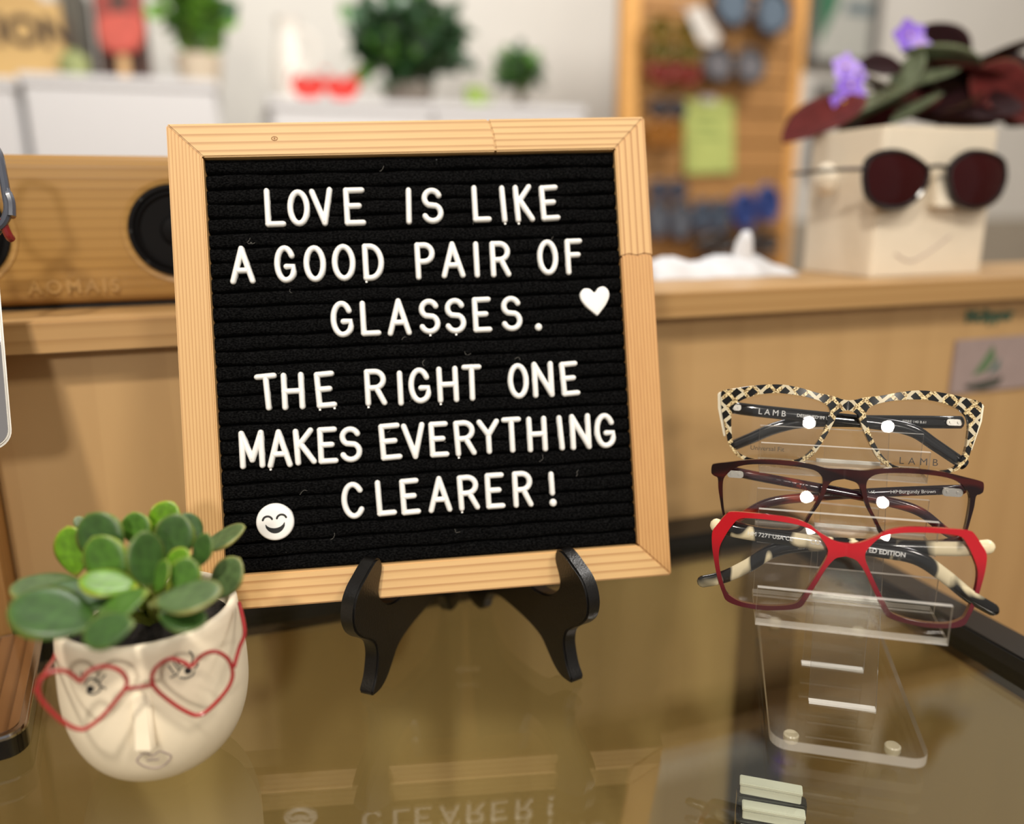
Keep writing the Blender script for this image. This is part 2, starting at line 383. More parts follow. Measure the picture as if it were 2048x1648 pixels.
# ---- letters: half-round strokes
SR = .00155; HH = .0019; LZ = FD + .0010
def stroke(mb, P, sr=SR, hh=HH, z0=LZ, closed=False, seg=7):
    P = [Vector((p[0], p[1])) for p in P]; rings = []; n = len(P)
    def ring(c, t, k, hk):
        nrm = Vector((-t.y, t.x)); r = [Vector((c.x + nrm.x * sr * k, c.y + nrm.y * sr * k, z0 - .001))]
        for q in range(seg + 1):
            a = math.pi * q / seg; cc = math.cos(a); ss = math.sin(a)
            r.append(Vector((c.x + nrm.x * sr * k * cc, c.y + nrm.y * sr * k * cc, z0 + .0006 + hh * hk * ss)))
        r.append(Vector((c.x - nrm.x * sr * k, c.y - nrm.y * sr * k, z0 - .001)))
        return r
    def tan(i):
        a = P[i - 1] if (i > 0 or closed) else P[i]; b = P[(i + 1) % n] if (i < n - 1 or closed) else P[i]
        return (b - a).normalized()
    if not closed:
        t = tan(0)
        for q in (85, 60, 30): rings.append(ring(P[0] - t * sr * math.sin(math.radians(q)), t, math.cos(math.radians(q)), math.cos(math.radians(q)) ** .6))
    for i in range(n): rings.append(ring(P[i], tan(i), 1, 1))
    if not closed:
        t = tan(n - 1)
        for q in (30, 60, 85): rings.append(ring(P[-1] + t * sr * math.sin(math.radians(q)), t, math.cos(math.radians(q)), math.cos(math.radians(q)) ** .6))
    else: rings.append(rings[0])
    mb.grid(rings)
def arc(cx, cy, rx, ry, a0, a1, n=14):
    return [(cx + rx * math.cos(math.radians(a0 + (a1 - a0) * i / n)), cy + ry * math.sin(math.radians(a0 + (a1 - a0) * i / n))) for i in range(n + 1)]
GL = {
 'L': [[(0, 1), (0, 0)], [(0, 0), (1, 0)]], 'V': [[(0, 1), (.5, 0)], [(1, 1), (.5, 0)]],
 'O': ['c', arc(.5, .5, .5, .5, 0, 360, 28)[:-1]],
 'E': [[(0, 1), (0, 0)], [(0, 1), (1, 1)], [(0, .52), (.78, .52)], [(0, 0), (1, 0)]],
 'F': [[(0, 1), (0, 0)], [(0, 1), (1, 1)], [(0, .56), (.82, .56)]],
 'I': [[(.5, 1), (.5, 0)]], 'K': [[(0, 1), (0, 0)], [(0.05, .5), (.95, 1)], [(.25, .6), (1, 0)]],
 'A': [[(.5, 1), (0, 0)], [(.5, 1), (1, 0)], [(.17, .33), (.83, .33)]],
 'T': [[(0, 1), (1, 1)], [(.5, 1), (.5, 0)]], 'H': [[(0, 1), (0, 0)], [(1, 1), (1, 0)], [(0, .5), (1, .5)]],
 'N': [[(0, 1), (0, 0)], [(0, 1), (1, 0)], [(1, 1), (1, 0)]],
 'M': [[(0, 1), (0, 0)], [(0, 1), (.5, .18)], [(1, 1), (.5, .18)], [(1, 1), (1, 0)]],
 'Y': [[(0, 1), (.5, .55)], [(1, 1), (.5, .55)], [(.5, .55), (.5, 0)]],
 'P': [[(0, 1), (0, 0)], [(0, 1), (.45, 1)] + arc(.45, .74, .55, .26, 88, -88, 12) + [(.45, .48), (0, .48)]],
 'R': [[(0, 1), (0, 0)], [(0, 1), (.45, 1)] + arc(.45, .74, .55, .26, 88, -88, 12) + [(.45, .48), (0, .48)], [(.55, .48), (1, 0)]],
 'D': [[(0, 1), (0, 0)], [(0, 1), (.3, 1)] + arc(.3, .5, .7, .5, 88, -88, 18) + [(.3, 0), (0, 0)]],
 'G': [arc(.5, .5, .5, .5, 32, 270, 22) + arc(.5, .28, .5, .28, 275, 355, 7) + [(1, .42), (.58, .42)]],
 'C': [arc(.5, .5, .5, .5, 38, 322, 26)],
 'S': [arc(.5, .75, .46, .25, 22, 240, 14) + arc(.5, .265, .5, .265, 62, -158, 14)],
 '!': [[(.5, 1), (.5, .36)], [(.5, .02), (.5, .03)]], '.': [[(.5, .49), (.5, .51)]],
}
DATA = [('LOVE', [(-0.0748, 0.2089, 0.0108, 0.0206, 0), (-0.0626, 0.2084, 0.0118, 0.0197, 0), (-0.05, 0.2085, 0.0123, 0.0203, 4.5), (-0.0334, 0.2083, 0.0114, 0.0205, 0)]),
 ('IS', [(-0.0047, 0.2078, 0.0033, 0.0199, -2), (0.0079, 0.2076, 0.0119, 0.0195, 0)]),
 ('LIKE', [(0.0345, 0.208, 0.0103, 0.0202, 0), (0.0464, 0.2074, 0.0031, 0.0205, 2.5), (0.0577, 0.2075, 0.0108, 0.0207, 2.5), (0.0719, 0.2074, 0.0106, 0.0197, 2)]),
 ('A', [(-0.0932, 0.1791, 0.013, 0.0202, 0)]),
 ('GOOD', [(-0.0711, 0.1788, 0.0114, 0.02, 0), (-0.0558, 0.1785, 0.0118, 0.0197, 0), (-0.0407, 0.1786, 0.0125, 0.0199, 0), (-0.0251, 0.1783, 0.0114, 0.02, 0)]),
 ('PAIR', [(0.0024, 0.1779, 0.0109, 0.0203, 0), (0.0173, 0.178, 0.0131, 0.02, 0), (0.0301, 0.1776, 0.0032, 0.0199, 0), (0.0431, 0.1775, 0.0113, 0.0199, 0)]),
 ('OF', [(0.0692, 0.1775, 0.0118, 0.0198, 0), (0.0838, 0.1774, 0.0099, 0.0201, 0)]),
 ('GLASSES', [(-0.0432, 0.1485, 0.0121, 0.0196, 0), (-0.0283, 0.1483, 0.0108, 0.0191, 0), (-0.0132, 0.1483, 0.013, 0.0202, 0), (0.003, 0.1479, 0.0117, 0.0193, 0), (0.0169, 0.1477, 0.0117, 0.0194, 0), (0.0314, 0.1477, 0.0104, 0.0194, 0), (0.0475, 0.1476, 0.0118, 0.0194, 0)]),
 ('THE', [(-0.0839, 0.1118, 0.0116, 0.0197, 3), (-0.0706, 0.1116, 0.012, 0.0199, 0), (-0.0538, 0.1115, 0.0107, 0.0196, 2.5)]),
 ('RIGHT', [(-0.0276, 0.1114, 0.0116, 0.0199, 0), (-0.0146, 0.1102, 0.0036, 0.019, 0), (-0.0042, 0.1111, 0.0121, 0.0195, 0), (0.0108, 0.1109, 0.0117, 0.0198, 0), (0.0239, 0.1112, 0.0109, 0.0199, -1)]),
 ('ONE', [(0.0491, 0.1108, 0.0117, 0.0196, 0), (0.0627, 0.1109, 0.012, 0.0199, 0), (0.0774, 0.1106, 0.0103, 0.0192, 2.5)]),
 ('MAKES', [(-0.0932, 0.0822, 0.013, 0.0202, 0), (-0.0792, 0.0818, 0.013, 0.0204, 0), (-0.0661, 0.0821, 0.0112, 0.0196, 2), (-0.0542, 0.082, 0.0105, 0.0197, 0), (-0.0423, 0.0818, 0.012, 0.0192, 0)]),
 ('EVERYTHING', [(-0.0214, 0.082, 0.0115, 0.0198, 2), (-0.0088, 0.0816, 0.0127, 0.0197, 2), (0.0044, 0.0817, 0.0105, 0.0194, 0), (0.0184, 0.0816, 0.0115, 0.0195, 2), (0.0312, 0.0816, 0.0124, 0.0191, 0), (0.0439, 0.0818, 0.0109, 0.0196, 0), (0.0577, 0.0814, 0.0113, 0.0196, 0), (0.0707, 0.0813, 0.0033, 0.0195, 3), (0.0817, 0.0813, 0.0118, 0.0199, 0), (0.0954, 0.0811, 0.0119, 0.0195, 0)]),
 ('CLEARER', [(-0.0424, 0.0521, 0.0127, 0.0198, 2), (-0.0254, 0.0524, 0.0106, 0.0195, 1.5), (-0.0126, 0.0521, 0.0105, 0.0196, 1.5), (0.0032, 0.0523, 0.0129, 0.0197, 0), (0.0186, 0.0522, 0.0115, 0.0194, 1.5), (0.033, 0.0522, 0.0106, 0.0197, 0), (0.0481, 0.0521, 0.0111, 0.0199, 0)])]
ORD = ['first', 'second', 'third', 'fourth', 'fifth', 'sixth', 'seventh', 'eighth', 'ninth', 'tenth']
NUBS = {('LIKE', 1), ('LIKE', 2), ('GLASSES', 3), ('GLASSES', 4), ('RIGHT', 0), ('RIGHT', 3), ('MAKES', 1), ('CLEARER', 4), ('THE', 2), ('EVERYTHING', 3), ('GOOD', 3)}
def letter(ch, x, y, wd, ht, tilt, nub=False):
    mb = MB(); wi, hi = max(0, wd - 2 * SR), ht - 2 * SR
    gs = GL[ch]; cl = gs[0] == 'c'
    ends = []
    for st in (gs[1:] if cl else gs):
        P = [((a - .5) * wi, (b - .5) * hi) for a, b in st]
        big = SR * 1.35 if (ch == '.' or (ch == '!' and st[0][1] < .1)) else SR
        stroke(mb, P, closed=cl, sr=big)
        ends += [p for p in (P[0], P[-1]) if p[1] < -hi * .45]
    if nub:
        for p in (ends or [(0, -hi / 2)])[:3:2] or ends[:1]:
            mb.box(p[0] - .0005, p[0] + .0005, p[1] - SR - .0009, p[1] - SR + .0006, LZ, LZ + .0011)
    o = mb.obj('plastic_letter', M_white_plastic, smooth=50)
    o.matrix_world = BOARD @ Matrix.Translation((x, y, 0)) @ Matrix.Rotation(math.radians(tilt), 4, 'Z')
    return o
for word, items in DATA:
    for k, (ch, it) in enumerate(zip(word, items)):
        lab = f'white plastic letter {ch}, {ORD[k]} letter of the word {word}' if len(word) > 1 else 'white plastic letter A standing alone before the word GOOD'
        tag(letter(ch, *it, nub=(word, k) in NUBS), lab, 'letter', 'white letters on the felt board')
o = letter('.', .0619, .1396, .0043, .0045, 0); o.name = 'plastic_full_stop'; tag(o, 'white plastic full stop after the word GLASSES', 'punctuation mark')
o = letter('!', .0642, .0512, .0042, .019, 1); o.name = 'plastic_exclamation_mark'; tag(o, 'white plastic exclamation mark after the word CLEARER', 'punctuation mark')
def dome(name, outline, label, x, y, tilt):
    root = thing(name, label, 'letter board piece', BOARD @ Matrix.Translation((x, y, 0)) @ Matrix.Rotation(math.radians(tilt), 4, 'Z'))
    rows = []
    for k, zz in ((1, LZ - .001), (1, LZ + .0012), (.965, LZ + .0018), (.9, LZ + .0021), (.6, LZ + .0022), (.05, LZ + .0022)):
        rows.append([Vector((p[0] * k, p[1] * k, zz)) for p in outline])
    mb = MB(); mb.grid(rows, closed=True); n = len(outline); mb.f.append(tuple(range(5 * n, 6 * n))); mb.m.append(0)
    mb.obj('disc', M_white_plastic, root, smooth=40); return root
ht = [Vector((p[0], p[1])) for p in spline([(0, .0048), (.0025, .0071), (.0058, .0074), (.0081, .0048), (.0079, .0012), (.0055, -.0028), (.0025, -.006), (.0004, -.0080), (-.0004, -.0080), (-.0025, -.006), (-.0055, -.0028), (-.0079, .0012), (-.0081, .0048), (-.0058, .0074), (-.0025, .0071)], 4)]
dome('heart_piece', ht, 'white plastic heart pressed into the felt beside the pine frame', .0942, .1525, 4)
em = dome('smiley_face_piece', [Vector((.0097 * math.cos(2 * math.pi * k / 48), .0097 * math.sin(2 * math.pi * k / 48))) for k in range(48)], 'white round smiling face disc in the lower left of the felt', -.0832, .0437, 4)
zt = LZ + .0012
for sx in (-1, 1):
    mb = MB(); stroke(mb, arc(sx * .0036, .0012, .0024, .0022, 165, 15, 10), sr=.0007, hh=.0007, z0=zt); mb.obj('eye', M_ink, em, smooth=50)
mb = MB(); top = arc(0, .0010, .0052, .0042, 200, 340, 14); bo = arc(0, .0002, .0054, .0062, 200, 340, 14)
mb.prism(top + bo[::-1], lambda x, y, d: Vector((x, y, d)), zt, zt + .00125); mb.obj('mouth', M_ink, em, bevel=.0003)

# ================================================================== EASEL
easel = thing('display_easel', 'black wooden folding easel holding up the letter board', 'easel', Matrix.Identity(4))
def leg(ft, rf):
    a = onz(*ft); b = onz(*rf); d = (b - a).normalized(); nrm = Vector((-d.y, d.x, 0))
    out = [(.002, .0003), (.0085, .0003), (.0155, .0035), (.0222, .0095), (.0285, .0148), (.040, .0178), (.058, .0195), (.076, .0195), (.088, .0155), (.095, .006), (.098, .0003), (.108, .0003),
           (.114, .006), (.1145, .03), (.108, .08), (.098, .125), (.088, .139), (.080, .139), (.072, .125), (.061, .085), (.050, .053), (.043, .0432), (.031, .0418), (.019, .0450),
           (.0125, .0505), (.0105, .0558), (.0118, .0605), (.0148, .0665), (.0145, .0722), (.0105, .0745), (.005, .073), (-.001, .0700), (-.0075, .0665), (-.0125, .061), (-.0148, .053), (-.0135, .0455), (-.008, .039), (-.001, .034), (.0042, .029),
           (.006, .022), (.0048, .0155), (.0025, .009), (-.001, .004), (-.001, .0015)]
    P = spline(out, 3)
    mb = MB(); mb.prism([(p[0], p[1]) for p in P], lambda x, y, q: a + d * x + nrm * q + Vector((0, 0, y)), -.0042, .0042)
    return mb.obj('leg', M_easel, easel, bevel=.0036, seg=4, smooth=50)
leg((735, 1391), (905, 1207)); leg((1152, 1364), (957, 1205))
p1 = onz(905, 1207); p2 = onz(957, 1205); mid = (p1 + p2) / 2
for zz in (.045, .105):
    mb = MB(); mb.tube([mid + Vector((-.018, -.006, zz)), mid + Vector((.018, -.0045, zz))], .0028, 10); mb.obj('hinge_pin', M_steel, easel)

# ================================================================== SPEAKER on the ledge
SN = .563
su0, sz1 = pn(300, 313, SN); cu, cz = pn(358, 461, SN); cu -= .000; rz = (pn(360, 368, SN)[1] - pn(360, 553, SN)[1]) / 2
ru = rz; cu = pn(255, 455, SN)[0] + ru
sp = thing('bamboo_speaker', 'rounded bamboo speaker with two black drivers standing on the ledge', 'speaker', WALL)
c2 = pn(22, 470, SN)[0] - ru
us0, us1 = c2 - .052, cu + .052; zb, ztp = LZ1 + .0022, pn(200, 310, SN)[1]
SD = .055
def rrect(x0, x1, z0, z1, r, n=5):
    o = []
    for cx, cz_, a in ((x1 - r, z1 - r, 0), (x0 + r, z1 - r, 90), (x0 + r, z0 + r, 180), (x1 - r, z0 + r, 270)):
        o += arc(cx, cz_, r, r, a, a + 90, n)
    return o
# body: bamboo strips, front edge rounded at the bottom
mb = MB(); prof = [(0, zb + .010), (0, ztp - .004), (.004, ztp), (SD, ztp), (SD, zb), (.010, zb), (.003, zb + .003)]
mb.add([Vector((us0, SN + a, b)) for a, b in prof] + [Vector((us1, SN + a, b)) for a, b in prof],
       [tuple(range(7)), tuple(range(13, 6, -1))] + [(i, (i + 1) % 7, 7 + (i + 1) % 7, 7 + i) for i in range(7)])
mb.obj('body', M_bamboo, sp, bevel=.0012)
mb = MB(); mb.box(us0 + .006, us1 - .006, SN + .008, SN + SD - .004, LZ1, zb + .0005); mb.obj('rubber_base', M_rubber, sp)
for c in (cu, c2):
    def ringpts(r, d, n=40): return [Vector((c + r * math.cos(2 * math.pi * k / n), SN + d, cz + r * math.sin(2 * math.pi * k / n))) for k in range(n)]
    mb = MB(); mb.grid([ringpts(ru * k, d) for k, d in ((1.14, .0002), (1.13, -.0009), (1.02, -.0005), (1.0, -.0002))], closed=True); mb.obj('bevel_ring', M_bamboo, sp)
    mb = MB(); mb.grid([ringpts(ru * k, d) for k, d in ((1.0, .0), (.99, -.0025), (.9, -.0028), (.86, -.001), (.8, -.0022), (.74, -.0005), (.35, -.0002), (.3, -.0022), (.15, -.0035), (.02, -.0038))], closed=True)
    dv = mb.obj('driver', M_cone, sp)
    for q in (45, 135, 225, 315, 180):
        mb = MB(); mb.tube([Vector((c + ru * .94 * math.cos(math.radians(q)), SN - .0027, cz + ru * .94 * math.sin(math.radians(q)))), Vector((c + ru * .94 * math.cos(math.radians(q)), SN - .0034, cz + ru * .94 * math.sin(math.radians(q))))], .0011, 8); mb.obj('screw', M_rubber, dv)
tu, tz = pn(58, 588, SN); tu1 = pn(228, 578, SN)[0]
text('embossed_lettering', 'AOMAIS', .0115, M_bamboo, sp, Matrix.Translation((tu, SN, tz)) @ Matrix.Rotation(math.radians(90), 4, 'X'), extrude=.0008, bold=.0003, spacing=1.32)

# ================================================================== GLASSES STAND
SA = math.radians(-14)
SE = Vector((math.cos(SA), math.sin(SA), 0)); SB = Vector((-math.sin(SA), math.cos(SA), 0)); SO = Vector((.1225, .327, 0))
STAND = Matrix.Translation(SO) @ Matrix.Rotation(SA, 4, 'Z')
st = thing('acrylic_eyewear_stand', 'clear acrylic three tier stand on the glass counter holding three eyeglasses', 'display stand', STAND)
mb = MB(); o = rrect(-.002, .0665, -.004, .135, .008, 6)
n = len(o); zb0, zb1 = .0042, .0092
mb.add([Vector((x, y, zb0)) for x, y in o] + [Vector((x, y, zb1)) for x, y in o], [tuple(range(n - 1, -1, -1)), tuple(range(n, 2 * n))], 0)
k0 = len(mb.f); mb.f += [(i, (i + 1) % n, n + (i + 1) % n, n + i) for i in range(n)]; mb.m += [1] * n
mb.obj('base_plate', [M_acr, M_acr_edge], st, smooth=0, fix=True)
M_bump = thin('rubber_bumper', (.9, .87, .75), .06, .2, haze=.45, hazecol=(.85, .78, .6))
for x, y in ((.0085, .0095), (.054, .0115), (.0085, .122), (.056, .122)):
    mb = MB(); mb.lathe([(.0001, 0), (.0032, 0), (.0036, .001), (.0036, .0036), (.0030, .0042), (.0001, .0042)], 20, (x, y, 0)); mb.obj('bumper_foot', M_bump, st)
ED = (0, 0, 0, 0, 1, 1)
def sheet(x0, x1, y0, y1, z0, z1, name, parent=st, fm=None):
    dims = {0: x1 - x0, 1: y1 - y0, 2: z1 - z0}; t = min(dims, key=dims.get)
    f = []
    for ax in (2, 2, 1, 1, 0, 0): f.append(0 if ax == t else 1)
    mb = MB(); mb.box(x0, x1, y0, y1, z0, z1, fm=fm or f); return mb.obj(name, [M_acr, M_acr_edge], parent, smooth=0)
XC = .0335
def slab(name, mats, pts, x0, x1):                      # (b, z) outline extruded across the stand
    mb = MB(); n = len(pts); mb.add([Vector((x0, y, z)) for y, z in pts] + [Vector((x1, y, z)) for y, z in pts], [tuple(range(n - 1, -1, -1)), tuple(range(n, 2 * n))], 1)
    L_ = [math.dist(pts[i], pts[(i + 1) % n]) for i in range(n)]
    for i in range(n): mb.f.append((i, (i + 1) % n, n + (i + 1) % n, n + i)); mb.m.append(0 if L_[i] > max(L_) * .5 else 1)
    o = mb.obj(name, mats, st, smooth=0); Mc = Matrix.Translation((XC, pts[0][0], 0)); o.matrix_basis = Mc @ Matrix.Rotation(math.radians(-4.5), 4, 'Z') @ Mc.inverted(); return o
cb = lambda z: .0285 + .48 * (z - .0092)
slab('column', [M_acr, M_acr_edge], [(cb(zb1), zb1), (cb(zb1) + .0034, zb1), (cb(.142) + .0034, .142), (cb(.142), .142)], XC - .0155, XC + .0155)
slab('back_support', [M_acr, M_acr_edge], [(.0640, zb1), (.0668, zb1), (cb(.098) + .0062, .098), (cb(.098) + .0034, .098)], XC - .0150, XC + .0155)
for y in (cb(zb1), .0640):
    mb = MB(); mb.box(XC - .0155, XC + .0155, y, y + .0034, zb1, zb1 + .0011); mb.obj('glue_line', M_glue, st, smooth=0)
for zt0, fx0, fx1, yf, ybk, ztop, zback in ((.0553, -.0112, .0730, .0195, .0425, .0747, .0760), (.0872, -.0114, .0700, .0445, .0625, .1047, .1083), (.1175, -.0113, .0675, .0635, .0775, .1333, .1380)):
    sheet(fx0, fx1, yf, cb(zt0), zt0, zt0 + .0024, 'shelf')
    sheet(fx0, fx1, yf - .0025, yf, zt0, ztop, 'front_lip')
    sheet(fx0, fx1, ybk, ybk + .0022, zt0 + .0024, zback, 'back_lip')
    mb = MB(); mb.box(XC - .0155, XC + .0155, cb(zt0) - .002, cb(zt0) - .0001, zt0 + .0024, zt0 + .0038); mb.obj('glue_line', M_glue, st, smooth=0)

def eyewear(name, label, outer, inner, cx, z0, yb, lean, mats, lensz, thick=.0036, scale=1.0):
    """outer: right half outline of the front (from the bridge top, clockwise, to the bridge underside); inner: right lens opening; mm"""
    RL = .125
    root = thing(name, label, 'eyeglasses', STAND @ Matrix.Translation((cx, yb, z0)) @ Matrix.Rotation(-math.radians(lean), 4, 'X') @ Matrix.Scale(scale, 4))
    bend = lambda x: (abs(x) - .0205) ** 2 / (2 * RL) - .0017
    fn = lambda x, y, d: Vector((x, d + bend(x), y))
    out = [(x / 1000, y / 1000) for x, y in outer]; inn = [(x / 1000, y / 1000) for x, y in inner]
    O = [Vector((p[0], p[1])) for p in spline([(p[0], p[1]) for p in out], 4, closed=False)]
    I = [Vector((p[0], p[1])) for p in spline(inn, 4)]
    # cut the right half as a ring: outer loop closed along the mid line x=0
    if abs(O[0].x) > 1e-6: O.insert(0, Vector((0, O[0].y)))
    if abs(O[-1].x) > 1e-6: O.append(Vector((0, O[-1].y)))
    bm = bmesh.new()
    def loop(P):
        vs = [bm.verts.new((p.x, 0, p.y)) for p in P]
        return [bm.edges.new((vs[i], vs[(i + 1) % len(vs)])) for i in range(len(vs))]
    es = loop(O) + loop(I)
    bmesh.ops.triangle_fill(bm, edges=es, use_beauty=True, use_dissolve=False)
    bmesh.ops.recalc_face_normals(bm, faces=bm.faces)
    if bm.faces and sum(f.normal.y * f.calc_area() for f in bm.faces) > 0: bmesh.ops.reverse_faces(bm, faces=bm.faces)
    gm = bmesh.ops.mirror(bm, geom=bm.verts[:] + bm.edges[:] + bm.faces[:], axis='X', merge_dist=1e-5)
    r = bmesh.ops.extrude_face_region(bm, geom=bm.faces[:])
    nv = [g_ for g_ in r['geom'] if isinstance(g_, bmesh.types.BMVert)]
    for v in nv: v.co.y += thick
    bmesh.ops.recalc_face_normals(bm, faces=bm.faces)
    ed = [e for e in bm.edges if e.is_manifold and e.calc_face_angle(0) > .9]
    bmesh.ops.bevel(bm, geom=ed, offset=.0011, segments=3, affect='EDGES', clamp_overlap=True)
    for v in bm.verts: v.co.y += bend(v.co.x)
    me = bpy.data.meshes.new('frame_front'); bm.to_mesh(me); bm.free()
    me.materials.append(mats[0]); me.polygons.foreach_set('use_smooth', [True] * len(me.polygons)); me.set_sharp_from_angle(angle=math.radians(40))
    link(bpy.data.objects.new('frame_front', me), root)
    # lenses: domed shells
    for sx in (1, -1):
        c = Vector((sum(p.x for p in I) / len(I), sum(p.y for p in I) / len(I))); rows = []
        def lz(p): return bend(p.x) + (p.y - lensz) ** 2 / (2 * RL) + .0009
        LI = I if sx == 1 else I[::-1]
        for k in (1.03, .85, .65, .45, .25, .03):
            rows.append([Vector((sx * (c.x + (p.x - c.x) * k), 0, c.y + (p.y - c.y) * k)) for p in LI])
        f = [[Vector((v.x, lz(Vector((v.x, v.z))), v.z)) for v in r_] for r_ in rows]; bk = [[Vector((v.x, v.y + .0012, v.z)) for v in r_] for r_ in f]
        mb = MB(); mb.grid(bk[::-1] + f, closed=True); mb.f += [tuple(range(len(LI))), tuple(range(11 * len(LI), 12 * len(LI)))]; mb.m += [0, 0]
        mb.obj('lens', M_lens, root, smooth=60)
    return root, bend

def pattern_mat():
    m, nt, b = newmat('gold_black_zigzag'); L = nt.links
    tc = N(nt, 'ShaderNodeTexCoord'); sp_ = N(nt, 'ShaderNodeSeparateXYZ'); L.new(tc.outputs['Object'], sp_.inputs[0])
    def mth(op, a, b_=None, c=None):
        k = N(nt, 'ShaderNodeMath', operation=op)
        for i, v in enumerate((a, b_, c)):
            if v is None: continue
            if isinstance(v, (int, float)): k.inputs[i].default_value = v
            else: L.new(v, k.inputs[i])
        return k.outputs[0]
    ax = mth('ABSOLUTE', sp_.outputs[0]); zz = sp_.outputs[2]
    no = N(nt, 'ShaderNodeTexNoise'); no.inputs['Scale'].default_value = 220; L.new(tc.outputs['Object'], no.inputs['Vector'])
    j = mth('MULTIPLY_ADD', no.outputs['Fac'], .0016, -.0008)
    def band(sgn, per, off):
        q = mth('ADD', mth('ADD', ax, mth('MULTIPLY', zz, sgn)), j); q = mth('FRACT', mth('MULTIPLY_ADD', q, 1 / per, off)); return q
    blk = mth('LESS_THAN', band(1.05, .0068, .1), .35); blk2 = mth('LESS_THAN', band(-1.0, .0079, .35), .28)
    black = mth('MAXIMUM', blk, blk2)
    sq = mth('LESS_THAN', band(-.55, .0117, .5), .36)
    vo = N(nt, 'ShaderNodeTexVoronoi'); vo.inputs['Scale'].default_value = 1900; L.new(tc.outputs['Object'], vo.inputs['Vector'])
    gl = N(nt, 'ShaderNodeValToRGB'); e = gl.color_ramp.elements; e[0].position = .25; e[0].color = lin((120, 92, 52)); e[1].position = .7; e[1].color = lin((236, 216, 168))
    L.new(vo.outputs['Color'], gl.inputs['Fac'])
    mx = N(nt, 'ShaderNodeMix', data_type='RGBA'); L.new(sq, mx.inputs[0]); L.new(gl.outputs['Color'], mx.inputs[6]); mx.inputs[7].default_value = lin((206, 194, 166))
    m2 = N(nt, 'ShaderNodeMix', data_type='RGBA'); L.new(black, m2.inputs[0]); L.new(mx.outputs[2], m2.inputs[7]); m2.inputs[6].default_value = (.004, .004, .004, 1)
    L.new(m2.outputs[2], b.inputs['Base Color']); b.inputs['Roughness'].default_value = .18; b.inputs['Coat Weight'].default_value = .6
    return m
def red_mat():
    m, nt, b = newmat('red_to_burgundy_acetate'); L = nt.links
    tc = N(nt, 'ShaderNodeTexCoord'); s = N(nt, 'ShaderNodeSeparateXYZ'); L.new(tc.outputs['Object'], s.inputs[0])
    mr = N(nt, 'ShaderNodeMapRange'); mr.inputs[1].default_value = .006; mr.inputs[2].default_value = .034; L.new(s.outputs[2], mr.inputs[0])
    r = N(nt, 'ShaderNodeValToRGB'); e = r.color_ramp.elements
    e[0].position = 0; e[0].color = lin((74, 12, 22)); e[1].position = 1; e[1].color = lin((182, 8, 26)); x = e.new(.45); x.color = lin((122, 10, 26))
    L.new(mr.outputs[0], r.inputs['Fac']); L.new(r.outputs['Color'], b.inputs['Base Color']); b.inputs['Roughness'].default_value = .2; b.inputs['Coat Weight'].default_value = .7; b.inputs['Coat Roughness'].default_value = .04
    return m
def mottled(name, cols, scale, axis_s=(.3, 1, 1), rough=.15, coat=.4):
    m, nt, b = newmat(name); L = nt.links
    tc = N(nt, 'ShaderNodeTexCoord'); mp = N(nt, 'ShaderNodeMapping'); mp.inputs['Scale'].default_value = axis_s
    no = N(nt, 'ShaderNodeTexNoise'); no.inputs['Scale'].default_value = scale; no.inputs['Detail'].default_value = 1.5; no.inputs['Distortion'].default_value = .6
    L.new(tc.outputs['Object'], mp.inputs['Vector']); L.new(mp.outputs['Vector'], no.inputs['Vector'])
    r = N(nt, 'ShaderNodeValToRGB'); e = r.color_ramp.elements
    e[0].position = .43; e[0].color = lin(cols[0]); e[1].position = .58; e[1].color = lin(cols[-1])
    if len(cols) > 2: x = e.new(.5); x.color = lin(cols[1])
    L.new(no.outputs['Fac'], r.inputs['Fac']); L.new(r.outputs['Color'], b.inputs['Base Color']); b.inputs['Roughness'].default_value = rough; b.inputs['Coat Weight'].default_value = coat
    return m
M_zig = pattern_mat(); M_redf = red_mat()
M_burg = mottled('burgundy_acetate', [(22, 3, 4), (44, 7, 6), (60, 12, 8)], 90, rough=.16, coat=.15)
M_tort = mottled('burgundy_tortoise', [(34, 10, 22), (60, 16, 18), (150, 50, 22)], 110)
M_horn = mottled('black_and_cream_horn', [(12, 11, 10), (24, 22, 20), (226, 212, 176)], 75, (1, .3, .5))
M_blkac = plain('black_acetate', (14, 14, 16), .14, coat=.6)
M_offw = plain('ivory_acetate', (232, 224, 202), .2, coat=.4)
M_print = plain('white_print', (225, 225, 222), .6)
M_printk = plain('dark_lens_print', (60, 52, 44), .6)

RXZ = Matrix.Rotation(math.radians(90), 4, 'X')
def temple(root, mat, pts, w0=.0042, t=.0017, name='temple'):
    P = spline(pts, 8, closed=False); n = len(P); rows = []
    for i, p in enumerate(P):
        a = P[max(0, i - 1)]; b = P[min(n - 1, i + 1)]; tn = (b - a).normalized()
        nr = Vector((-tn.z, 0, tn.x)).normalized(); dp = Vector((0, 1, 0)); f = i / (n - 1)
        h = w0 * (1 if f < .6 else 1 - .15 * (f - .6) / .4) * (.35 if i in (0, n - 1) else .8 if i in (1, n - 2) else 1); tt = t * (.5 if i in (0, n - 1) else 1)
        rows.append([p + nr * (h * math.cos(2 * math.pi * k / 12)) + dp * (tt * math.sin(2 * math.pi * k / 12)) for k in range(12)])
    mb = MB(); mb.grid(rows, closed=True); mb.f += [tuple(range(12)), tuple(range((n - 1) * 12, n * 12))]; mb.m += [0, 0]
    return mb.obj(name, mat, root, smooth=50)
